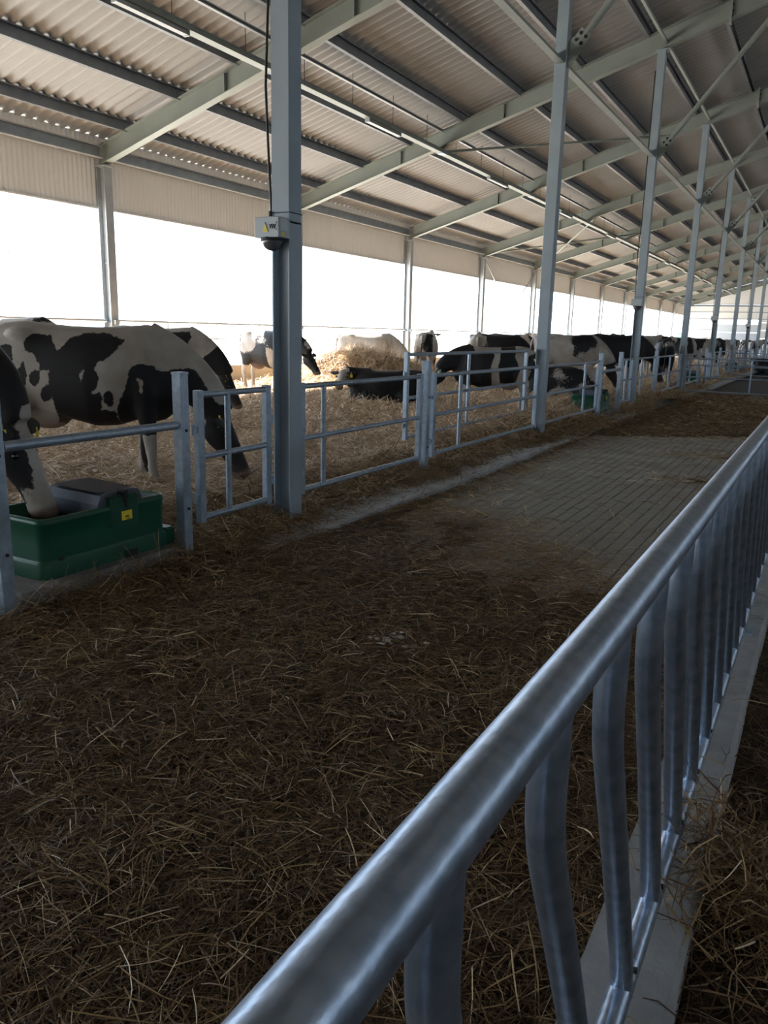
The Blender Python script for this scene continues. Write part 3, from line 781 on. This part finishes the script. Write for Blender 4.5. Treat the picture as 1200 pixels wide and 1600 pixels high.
# ================================================================== COWS
TR = [(-.815,1.30,1.10,.07),(-.79,1.345,1.02,.15),(-.73,1.385,.90,.215),(-.62,1.415,.76,.255),(-.48,1.425,.68,.275),(-.30,1.405,.63,.29),(-.10,1.39,.585,.315),(.10,1.385,.535,.335),(.28,1.39,.545,.325),(.44,1.405,.60,.28),(.56,1.415,.575,.24),(.68,1.375,.60,.20),(.78,1.30,.68,.15),(.85,1.18,.80,.09)]
FL = [(.50,.17,1.02,.17,.085),(.52,.18,.86,.145,.085),(.54,.17,.71,.10,.075),(.545,.165,.56,.07,.058),(.55,.16,.43,.060,.055),(.55,.16,.36,.053,.050),(.55,.16,.25,.041,.039),(.555,.16,.14,.046,.044),(.575,.16,.07,.05,.05),(.588,.16,.0,.062,.056)]
HL = [(-.55,.17,1.06,.22,.09),(-.53,.19,.90,.225,.095),(-.52,.19,.76,.175,.088),(-.575,.18,.63,.115,.068),(-.655,.17,.53,.078,.055),(-.68,.165,.45,.064,.05),(-.665,.16,.30,.045,.04),(-.655,.16,.14,.05,.045),(-.635,.16,.07,.052,.05),(-.62,.16,0,.066,.056)]
POSES = {
 'graze': dict(nb=(.56,0,1.08), nc=(.98,0,1.02), poll=(1.22,0,.66), muz=(1.42,0,.14), step=-.07),
 'drink': dict(nb=(.56,0,1.08), nc=(.88,0,1.12), poll=(1.02,0,.80), muz=(1.20,.03,.235), step=.06),
 'low':   dict(nb=(.56,0,1.10), nc=(.95,.06,1.16), poll=(1.20,.10,.92), muz=(1.45,.14,.50), step=.04),
 'level': dict(nb=(.56,0,1.12), nc=(.86,0,1.26), poll=(1.14,0,1.42), muz=(1.56,.02,1.14), step=.08),
 'lie_turn': dict(nb=(.56,0,.56), nc=(.86,0,.72), poll=(1.0,.10,.82), muz=(1.10,.46,.52), step=0, lie=True),
 'lie':   dict(nb=(.56,0,.56), nc=(.84,0,.72), poll=(1.02,.10,.86), muz=(1.38,.34,.62), step=0, lie=True),
}
def head_frame(P):
    a, b = Vector(P['poll']), Vector(P['muz']); d = (b-a).normalized()
    lat = Vector((0,0,1)).cross(d); lat = (lat if lat.length > .15 else Vector((0,1,0))).normalized()
    if lat.y < 0 and abs(lat.x) < .7: lat = -lat
    fr = d.cross(lat).normalized()
    if fr.dot(Vector((.6,0,.8)) if d.z < -.5 else Vector((0,0,1))) < 0: fr = -fr      # towards the forehead
    return a, b, d, lat, fr
HEAD = [(-.10,.05,.06),(-.05,.10,.095),(.06,.128,.112),(.20,.138,.122),(.34,.128,.118),(.48,.108,.098),(.64,.092,.080),(.80,.084,.078),(.90,.086,.090),(.97,.074,.084),(1.02,.042,.055)]
_cache = {}
def cow_mesh(pose, voxel):
    if (pose, voxel) in _cache: return _cache[(pose, voxel)]
    P = POSES[pose]; lie = P.get('lie', False); dz = -.56 if lie else 0.0
    mb = MB(); wf_ = 1.10 if lie else 1.0
    mb.loft([((x,0,(a+b)/2+dz),(0,w*wf_,0),(0,0,(a-b)/2)) for x,a,b,w in TR], 24, 2.25)
    # backbone, hip and shoulder points
    mb.sphere((-.47,.19,1.315+dz),(.12,.075,.06)); mb.sphere((-.47,-.19,1.315+dz),(.12,.075,.06))
    mb.sphere((-.77,.09,1.30+dz),(.06,.05,.06)); mb.sphere((-.77,-.09,1.30+dz),(.06,.05,.06))
    for s in (-1,1):
        mb.sphere((.50,s*.16,1.0+dz),(.17,.11,.27)); mb.sphere((-.55,s*.15,1.0+dz),(.24,.13,.24))
    if not lie:
        st_ = P['step']; far_fwd = .10 if pose == 'graze' else 0.0
        for s in (-1,1):
            mb.loft([((x + s*st_*(1-z/1.05)*.8 - (far_fwd*1.1 if s > 0 else 0)*(1-z/1.05), s*y, z-(.03 if z==0 else 0)),(rx,0,0),(0,ry,0)) for x,y,z,rx,ry in FL], 14)
            mb.loft([((x - s*st_*(1-z/1.05), s*y, z-(.03 if z==0 else 0)),(rx,0,0),(0,ry,0)) for x,y,z,rx,ry in HL], 14)
        mb.sphere((-.34,0,.63),(.20,.15,.13))
        mb.tube([(-.79,0,1.33),(-.87,0,1.24),(-.90,.01,1.0),(-.895,.02,.72),(-.89,.03,.55),(-.885,.03,.40),(-.885,.03,.30)], [.04,.034,.026,.024,.034,.045,.02], 10)
    else:
        for s in (-1,1):
            mb.tube([(.46,s*.20,.34),(.58,s*.24,.20),(.82,s*.22,.10),(.66,s*.25,.055),(.48,s*.24,.05)], [.14,.10,.065,.048,.05], 12)
            mb.tube([(-.50,s*.20,.42),(-.26,s*.34,.28),(-.34,s*.40,.14),(-.66,s*.40,.10),(-.44,s*.46,.06),(-.24,s*.46,.05)], [.20,.16,.11,.065,.05,.05], 12)
        mb.tube([(-.79,0,.77),(-.88,.03,.62),(-.92,.10,.3),(-.90,.2,.08),(-.78,.34,.06)], [.04,.034,.026,.03,.04], 10)
    # neck
    a, b, d, lat, fr = head_frame(P)
    nb, nc = Vector(P['nb']), Vector(P['nc']); np_ = a - d*.02 - fr*.06
    secs = []
    for i in range(9):
        t = i/8; c = nb*(1-t)**2 + nc*2*t*(1-t) + np_*t*t
        dd = ((nc-nb)*(1-t) + (np_-nc)*t).normalized()
        sd = dd.cross(Vector((0,0,1))); sd = (sd if sd.length>.1 else Vector((0,1,0))).normalized()
        uv = sd.cross(dd).normalized()
        hh = .36*(1-t)+.135*t - .035*math.sin(PI*t); hw = .175*(1-t)+.09*t
        secs.append((c, sd*hw, uv*hh))
    mb.loft(secs, 18, 2.1)
    L = (b-a).length
    mb.loft([(a + d*(t*L) - fr*(hh*.92), lat*hw, fr*hh) for t,hh,hw in HEAD], 18, 2.2)
    me = mb.mesh('cow_raw'); o = bpy.data.objects.new('cow_raw', me); COL.objects.link(o)
    r = o.modifiers.new('r', 'REMESH'); r.mode = 'VOXEL'; r.voxel_size = voxel; r.use_smooth_shade = True
    sm = o.modifiers.new('s', 'SMOOTH'); sm.factor = .5; sm.iterations = 6 if voxel < .03 else 3
    dg = bpy.context.evaluated_depsgraph_get(); dg.update()
    out = bpy.data.meshes.new_from_object(o.evaluated_get(dg))
    bpy.data.objects.remove(o)
    out.polygons.foreach_set('use_smooth', [True]*len(out.polygons))
    _cache[(pose, voxel)] = out
    return out
def vnoise3(p):
    i = np.floor(p).astype(int); f = p - i; f = f*f*(3-2*f)
    def g(a,b,c): return _perm[(a+c*37) & 255, (b+c*91) & 255]
    x,y,z = i[:,0],i[:,1],i[:,2]; fx,fy,fz = f[:,0],f[:,1],f[:,2]
    r = 0
    for dx in (0,1):
        for dy in (0,1):
            for dz in (0,1):
                r = r + g(x+dx,y+dy,z+dz)*(fx if dx else 1-fx)*(fy if dy else 1-fy)*(fz if dz else 1-fz)
    return r
def poly_sdf(pts, px, pz):
    pts = np.array(pts, float); n = len(pts); d = np.full(px.shape, 1e9); inside = np.zeros(px.shape, bool)
    for i in range(n):
        a, b = pts[i], pts[(i+1) % n]; e = b-a
        t = np.clip(((px-a[0])*e[0]+(pz-a[1])*e[1])/(e@e+1e-12), 0, 1)
        d = np.minimum(d, np.hypot(px-a[0]-t*e[0], pz-a[1]-t*e[1]))
        if e[1] != 0:
            inside ^= ((a[1] > pz) != (b[1] > pz)) & (px < a[0] + (pz-a[1])/e[1]*e[0])
    return np.where(inside, d, -d)
EAR = MB()
EAR.loft([((.0,0,0),(.016,0,0),(0,0,.022)),((.005,.05,.006),(.018,0,.0),(0,0,.045)),((.012,.11,.008),(.016,0,0),(0,0,.056)),((.016,.17,.0),(.012,0,0),(0,0,.04)),((.018,.215,-.008),(.004,0,0),(0,0,.010))], 10)
ear_me = {c: EAR.mesh('ear_'+c) for c in ('black','white')}
ear_me['black'].materials.append(MT['ear']); ear_me['white'].materials.append(MT['ear_white'])
tag_me = MB().bbox(-.003,.003,-.026,.026,-.085,-.01,.003).box(-.003,.003,-.008,.008,-.012,.02).mesh('ear_tag'); tag_me.materials.append(MT['yellow'])
nos_me = MB().sphere((0,0,0), (.013,.010,.016), 8, 6).mesh('nostril'); nos_me.materials.append(MT['ear'])
eye_me = MB().sphere((0,0,0), .022, 12, 8).mesh('eye'); eye_me.materials.append(MT['eye'])

def cow(pose, x, y, heading, label, scale=.92, seed=1.0, bias=0.0, freq=1.7, polys=None, whites=None, head='blaze', voxel=.02, z=None, group=None, ears=True, tags=True, legw=.52, bw=.042):
    base = cow_mesh(pose, voxel); me = base.copy(); me.name = 'cow'
    n = len(me.vertices); co = np.empty(n*3, np.float32); me.vertices.foreach_get('co', co); co = co.reshape(-1,3).astype(float)
    P = POSES[pose]; dz = -.56 if P.get('lie') else 0.0
    if polys is None:
        q = co*freq + np.array([seed*7.31, seed*3.17, seed*5.71])
        v = (vnoise3(q) - .5)*.55 + (vnoise3(q*2.1+9)-.5)*.2 + bias
        pt = v*.35
    else:
        pt = np.full(n, -1.0)
        for pl in polys: pt = np.maximum(pt, poly_sdf(pl, co[:,0], co[:,2]))
        for pl in (whites or []): pt = np.minimum(pt, -poly_sdf(pl, co[:,0], co[:,2]))
    if polys is None and not P.get('lie'):
        pt = np.minimum(pt, (co[:,2] - legw)*.5 + .05*np.sin(seed*9+co[:,0]*4))
    a, b, d, lat, fr = head_frame(P); L = (b-a).length
    rel = co - np.array(a); t = rel@np.array(d)/L; l = np.abs(rel@np.array(lat)); f = rel@np.array(fr)
    hm = (t > -.16) & (t < 1.2) & (l < .2) & (f > -.36) & (f < .12) & (np.linalg.norm(rel - np.outer(np.clip(t,0,1)*L, np.array(d)), axis=1) < .34)
    if P.get('lie') or pose in ('level','low','graze','drink'): hm &= (co[:,0] > .86)
    if head == 'blaze':
        hp = np.where(f > -.13, l - (bw + .045*np.clip(t-.55,0,1)*2), .06)
        hp = np.minimum(hp, (.80 - t)*.5)
    elif head == 'white': hp = np.where(f > -.16, -.05, .03) + 0*l
    else: hp = np.full(n, .06); hp = np.minimum(hp, (.93-t)*.5)
    pt = np.where(hm, hp, pt)
    at = me.attributes.new('patch', 'FLOAT', 'POINT'); at.data.foreach_set('value', pt.astype(np.float32))
    sk = np.zeros(n)
    sk = np.where(hm, np.clip((t-.87)/.05, 0, 1)*.85, sk)
    if not P.get('lie'):
        ud = np.linalg.norm((co-np.array([-.34,0,.57]))/np.array([.24,.2,.13]), axis=1)
        sk = np.maximum(sk, np.clip(1.2-ud, 0, .6))
        sk = np.maximum(sk, np.clip((.06-co[:,2])/.02, 0, 1)*.9)
        sk = np.maximum(sk, np.clip((.55-co[:,2])*.35, 0, .25))
    at = me.attributes.new('skin', 'FLOAT', 'POINT'); at.data.foreach_set('value', sk.astype(np.float32))
    me.materials.clear(); me.materials.append(MT['cow'])
    if z is None:                                        # stand on the lowest of the four hoof prints
        h_ = math.radians(heading); ca, sa = math.cos(h_), math.sin(h_)
        fx = np.array([.57,.57,-.64,-.64])*scale; fy = np.array([.16,-.16,.16,-.16])*scale
        z = float(bed_h(x + fx*ca - fy*sa, y + fx*sa + fy*ca).min())
    zz = z
    o = link('cow', me, None, None, (x, y, zz), (0,0,math.radians(heading))); o.scale = (scale,)*3
    if ears:
        for s in (-1,1):
            lt = lat*s
            base_p = a + d*.045 + lt*.085 - fr*.035
            yax = (lt*.9 - d*.15 - fr*.18).normalized(); xax = (fr - yax*fr.dot(yax)).normalized(); zax = xax.cross(yax)
            e = link('ear', ear_me['black' if head != 'white' else 'black'], None, o)
            e.matrix_local = Matrix.Translation(base_p) @ Matrix((xax, yax, zax)).transposed().to_4x4()
            if tags:
                tg = link('ear_tag', tag_me, None, e); tg.location = (.022,.10,-.03)
                wz = Vector((0,0,-1)); R3 = Matrix((xax,yax,zax)).transposed()
                loc_dn = R3.transposed() @ wz
                tg.rotation_euler = Vector((0,0,-1)).rotation_difference(loc_dn).to_euler()
            ns = link('nostril', nos_me, None, o); ns.location = a + d*(.985*L) + lt*.040 - fr*.040
            ey = link('eye', eye_me, None, o); ey.location = a + d*(.30*L) + lt*.113 - fr*.055
    tag(o, label, 'cow', group)
    return o

# outlines of the black patches (along the body, height) of the three cows whose flanks show best
PA = [[(-0.736, 1.171), (-0.568, 1.228), (-0.506, 1.212), (-0.505, 1.105), (-0.56, 0.996), (-0.626, 0.959), (-0.753, 0.974)], [(-0.411, 1.267), (-0.344, 1.318), (-0.201, 1.307), (-0.143, 1.22), (-0.128, 1.176), (-0.099, 1.203), (-0.021, 1.294), (0.108, 1.34), (0.252, 1.335), (0.42, 1.286), (0.362, 1.196), (0.276, 1.114), (0.221, 1.104), (0.191, 1.059), (0.223, 0.979), (0.209, 0.888), (0.152, 0.851), (0.169, 0.833), (0.225, 0.853), (0.241, 0.817), (0.217, 0.707), (0.326, 0.691), (0.319, 0.544), (0.055, 0.463), (-0.127, 0.514), (-0.225, 0.568), (-0.194, 0.752), (-0.21, 0.915), (-0.193, 1.023), (-0.266, 1.021), (-0.288, 1.092), (-0.338, 1.162), (-0.4, 1.179)], [(-0.487, 0.998), (-0.416, 1.089), (-0.391, 0.982), (-0.412, 0.901), (-0.477, 0.89)], [(-0.369, 0.983), (-0.311, 1.029), (-0.277, 1.003), (-0.292, 0.913), (-0.34, 0.885), (-0.374, 0.92)], [(-0.287, 0.859), (-0.219, 0.915), (-0.176, 0.879), (-0.201, 0.788), (-0.277, 0.75), (-0.296, 0.786)], [(0.463, 1.038), (0.529, 1.097), (0.637, 1.078), (0.708, 1.026), (0.818, 1.047), (0.963, 1.059), (1.033, 0.962), (1.138, 0.783), (1.318, 0.623), (1.444, 0.403), (1.439, 0.12), (1.159, 0.133), (1.088, 0.301), (0.943, 0.41), (0.796, 0.462), (0.612, 0.495), (0.426, 0.472), (0.316, 0.488), (0.336, 0.71), (0.368, 0.783), (0.428, 0.894)], [(0.255, 0.835), (0.29, 0.876), (0.325, 0.846), (0.325, 0.746), (0.282, 0.723), (0.253, 0.762)], [(0.352, 0.47), (0.5, 0.474), (0.527, 0.25), (0.479, 0.021), (0.43, 0.172)]]
WA = [[(0.08, 1.029), (0.112, 1.039), (0.084, 0.94), (0.066, 0.948)], [(0.519, 0.968), (0.559, 0.965), (0.57, 0.915), (0.554, 0.842), (0.536, 0.851), (0.543, 0.923)]]
PB = [[(-0.079, 1.208), (-0.007, 1.31), (0.129, 1.296), (0.16, 1.197), (0.053, 1.111), (-0.048, 1.142)], [(0.198, 1.315), (0.609, 1.341), (0.64, 1.258), (0.566, 1.09), (0.544, 0.922), (0.456, 0.869), (0.324, 1.017), (0.156, 1.114)], [(0.607, 0.755), (0.731, 0.876), (0.906, 0.998), (1.047, 1.135), (1.183, 1.105), (1.311, 0.67), (1.511, 0.265), (1.474, 0.092), (1.196, 0.119), (0.993, 0.355), (0.858, 0.489), (0.72, 0.486)], [(-0.515, 0.728), (-0.094, 0.873), (0.172, 0.643), (0.149, 0.059), (-0.553, -0.029)]]
PJ = [[(.02,.4),(.10,1.0),(.02,1.24),(.16,1.30),(.42,1.24),(.50,1.7),(1.3,1.7),(1.3,.5),(.62,.62),(.5,.5)], [(-.12,.66),(-.06,1.0),(-.16,1.6),(-.46,1.7),(-.40,1.2),(-.52,.95),(-.42,.62)], [(-.62,1.2),(-.9,1.3),(-.9,.9),(-.70,.95)]]
cow('graze', -5.36, 4.60, 28.7, 'large black and white cow grazing behind the near green trough', .95, polys=PA, whites=WA, head='black', voxel=.017, z=.15)
cow('drink', -4.895, 2.70, 15, 'black cow with a white blaze drinking from the near green trough', .93, seed=2.3, bias=.12, head='blaze', bw=.066, voxel=.017, z=.18)
cow('graze', -8.70, 8.75, 28, 'black and white cow with lowered head behind the large grazing cow', .90, polys=PB, head='black', z=.21)
cow('low', -10.15, 13.4, -8, 'tan and white cow beside the beige wall behind the camera column', .90, seed=13.4, bias=.02, head='black', freq=2.2)
cow('graze', -10.55, 18.1, 25, 'almost white cow standing behind the straw heap', .90, seed=8.7, bias=-.24, head='black')
cow('lie_turn', -6.95, 12.75, 212, 'black cow with a white face lying in front of the straw heap', .84, seed=4.1, bias=.5, head='white', z=.10)
cow('low', -4.95, 12.74, 208, 'black cow with white bands standing behind the pen gate', .80, polys=PJ, head='black', z=.16)
cow('level', -9.15, 18.72, 108, 'tan and black cow seen from behind right of the straw heap', .88, seed=6.2, bias=-.05, head='black')
cow('level', -8.5, 20.6, 112, 'brown-white cow seen from behind beside the dark cow', .90, seed=7.9, bias=-.02, freq=2.4)
cow('graze', -8.7, 22.6, 28, 'dark cow side-on behind the black cow with white bands', .90, seed=1.7, bias=.25, head='black')
cow('graze', -5.35, 18.3, 28, 'white cow with small black spots standing behind the second gate column', .92, seed=5.5, bias=-.10, freq=2.1, head='black')
cow('graze', -4.9, 21.2, 28, 'black cow standing behind the second green trough', .92, seed=9.6, bias=.30, head='black')
cow('lie', -4.95, 16.9, 205, 'black and white cow lying in the straw near the second trough', .88, seed=5.3, bias=.03, head='blaze', z=.12)
cow('graze', -4.2, 24.1, 104, 'cow seen from behind with white legs beside the fourth column', .92, seed=12.4, bias=.08, head='black')
FAR = 'cows at the far end of the pen'
far = [(-5.6,26.6,40,'level'),(-9.6,26.0,20,'graze'),(-9.6,30.7,200,'level'),(-6.4,30.0,150,'level'),(-4.8,32.4,95,'graze'),(-8.2,34.0,10,'level'),(-5.3,37.0,200,'level'),(-4.6,40.2,100,'graze'),(-9.2,41.0,30,'level'),(-6.8,44.0,170,'level'),
       (-4.9,47.0,80,'level'),(-10.2,50.0,10,'level'),(-5.6,52.5,210,'level'),(-7.4,57.0,30,'level'),(-4.8,60.0,120,'level'),(-9.0,64.0,200,'level'),(-5.4,67.0,30,'level')]
for i, (x, y, h, ps) in enumerate(far):
    cow(ps, x, y, h, ('mostly white cow','black-backed cow','piebald cow','nearly black cow')[i % 4] + ' in the pen beside ' + at_col(min(12, round((y-Y1)/BAY))), .92, seed=20+i*1.37, bias=(-.12,.1,-.02,.2)[i % 4], head=('black','blaze')[i % 2], voxel=.032, group=FAR, tags=False)
cow('lie', -2.05, 37.2, 20, 'black cow lying in the alley beyond the wide alley gate', .92, seed=31, bias=.5, head='black', voxel=.032, z=.0, tags=False)
for x, y, h, lb in ((-10.35,7.45,30,'brownish cow at the open side hidden behind the back of the large cow'),(-10.1,4.9,25,'pale cow at the open side hidden behind the rump of the large cow')):
    cow('graze', x, y, h, lb, .95, seed=x*3, bias=-.1, tags=False)

# ================================================================== STRAW
bed_ys = np.concatenate([np.arange(Y_NEAR, 0, .5), np.arange(0, 26, .09), np.arange(26, Y_FAR, .3)])
bd = link('straw_bedding', grid_mesh('straw_bedding', XW-.11, -3.02, 0, 0, .09, .1, bed_h, 'bed', True, bed_ys))
tag(bd, 'deep bed of golden brown straw covering the pen floor and heaped by the wall', 'straw', kind='stuff')
al = link('alley_litter', grid_mesh('alley_litter', -4.3, -.335, -3, 24, .045, .045, alley_h2, 'litter'))
tag(al, 'dark trodden layer of straw litter spread over the paved alley', 'straw', kind='stuff')
rg = link('side_litter', grid_mesh('side_litter', -.125, 4.0, -3, 26, .07, .07, right_h, 'litter'))
tag(rg, 'dark loose straw on the ground right of the near kerb', 'straw', kind='stuff')

def scatter(n, x0, x1, y0, y1, hf, wf=None, ypow=1.0):
    u = RNG.random(n)**ypow
    x = x0 + (x1-x0)*RNG.random(n); y = y0 + (y1-y0)*u
    if wf is not None:
        keep = RNG.random(n) < wf(x, y); x, y = x[keep], y[keep]
    return np.stack([x, y, hf(x, y)], -1)
def on_alley(x, y): return np.maximum(alley_h(x, y), .001)
def wcov(x, y): return np.clip(cover(x, y)*1.1, .03, 1)
def st_obj(name, me, parent):
    o = link(name, me, None, parent); tag(o, kind='stuff'); return o
def tone_alley(p):
    n = len(p); t = RNG.beta(1.5, 3.2, n) + .10*vnoise(p[:,0]*1.7, p[:,1]*1.7) - .05
    t = t + .30*(1 - sstep(.25, .6, cover(p[:,0], p[:,1])))
    hi = RNG.random(n) < .04; t[hi] = RNG.uniform(.75, 1, hi.sum()); return t
# alley: near, middle, far
p = scatter(150000, -3.5, -.30, .15, 6.3, on_alley, wcov); st_obj('loose_straw', strands('loose_straw', p, (.04,.16), (.0016,.0036), 'straw_near', .16, 2, tone_alley(p), curl=.12), al)
p = scatter(11000, -3.5, -.30, .15, 6.3, on_alley, wcov); p[:,2] += RNG.uniform(0,.03,len(p)); st_obj('loose_straw', strands('loose_straw', p, (.10,.26), (.0018,.0040), 'straw_near', .22, 3, tone_alley(p)+.12, curl=.16), al)
p = scatter(60000, -3.15, -.30, 6.0, 24, on_alley, wcov, 1.3); st_obj('loose_straw', strands('loose_straw', p, (.06,.24), (.004,.008), 'straw_near', .18, 2, tone_alley(p)+.10, curl=.12), al)
# bank against the fence
def bank_w(x, y): return np.exp(-((x+3.45)/.4)**2)
p = scatter(60000, -4.1, -3.0, .8, 26, bed_h, bank_w, 1.15)
st_obj('bank_straw', strands('bank_straw', p, (.08,.30), (.003,.007), 'straw_near', .32, 3, np.clip(RNG.beta(1.8,2.0,len(p))+.12*sstep(8,16,p[:,1]),0,1), az=RNG.normal(0,.9,len(p)), lift=.012, curl=.2), bd)
# pen
p = scatter(60000, -11.7, -3.4, 1.0, 10.5, bed_h); st_obj('bed_straw', strands('bed_straw', p, (.08,.28), (.004,.008), 'straw_pen', .30, 2, None, lift=.01), bd)
p = scatter(75000, -11.7, -3.4, 10, 24, bed_h); st_obj('bed_straw', strands('bed_straw', p, (.10,.32), (.006,.011), 'straw_pen', .32, 2, None, lift=.012), bd)
p = scatter(30000, -11.7, -3.3, 23, 60, bed_h, None, 1.5); st_obj('bed_straw', strands('bed_straw', p, (.15,.40), (.012,.02), 'straw_pen', .35, 1, None, lift=.012), bd)
hp = RNG.normal(0, 1, (14000,2))*[.85,.6]+[-9.2,16.5]; p = np.stack([hp[:,0],hp[:,1],bed_h(hp[:,0],hp[:,1])],-1)
st_obj('heap_straw', strands('heap_straw', p, (.12,.35), (.006,.010), 'straw_pen', .5, 2, RNG.beta(2.2,1.6,len(p)), lift=.02), bd)
# straws leaning on the plinth of the near trough
p = scatter(260, -3.46, -3.36, 2.5, 3.7, lambda x, y: 0*x + RNG.uniform(.0,.10,len(x)))
st_obj('leaning_straw', strands('leaning_straw', p, (.10,.28), (.0025,.0045), 'straw_near', .65, 3, RNG.beta(2.2,2,len(p)), curl=.25), al)
# right of the near kerb, and wisps lying on the kerb
p = scatter(26000, -.16, 1.6, .6, 9, right_h, None, 1.3); st_obj('loose_straw', strands('loose_straw', p, (.05,.24), (.0020,.0045), 'straw_near', .30, 3, RNG.beta(1.4,2.8,len(p))), rg)
c = RNG.normal(0, 1, (1500,2))*[.10,.16]+[.0,2.08]; p = np.stack([c[:,0],c[:,1],np.maximum(right_h(c[:,0],c[:,1]), .10*(c[:,0]<-.10))+RNG.uniform(0,.07,1500)],-1)
st_obj('loose_straw', strands('loose_straw', p, (.08,.24), (.0024,.005), 'straw_near', .45, 3, RNG.beta(2.0,2.2,len(p))), rg)
def kz(x, y): return 0*x + .102
p = scatter(420, -.32, -.13, .8, 8, kz, lambda x, y: sstep(.45,.62,vnoise(y*2.3, x*2))); st_obj('kerb_straw', strands('kerb_straw', p, (.03,.14), (.002,.0045), 'straw_near', .12, 2, RNG.beta(2,2,len(p))), rg)

# pale splash on the straw
spl = MB()
for i in range(26):
    a = random.uniform(0, 2*PI); r = abs(random.gauss(0, .07)); cx, cy = r*math.cos(a)*1.2, r*math.sin(a)
    rr = random.uniform(.006, .022); k = 7; z = float(on_alley(np.array([-1.68+cx]), np.array([3.12+cy]))[0]) - .0 + random.uniform(.008,.022)
    ring = [(cx+rr*random.uniform(.6,1.3)*math.cos(2*PI*j/k), cy+rr*random.uniform(.4,1.0)*math.sin(2*PI*j/k), z+random.uniform(-.003,.003)) for j in range(k)]
    spl.add([(x,y,zz) for x,y,zz in ring]+[(cx,cy,z+.004)], [(j,(j+1)%k,k) for j in range(k)], True)
o = link('pale_splash', spl, 'splash', None, (-1.68, 3.12, 0)); tag(o, 'small white splash dried on the straw in the middle of the alley', 'splash')
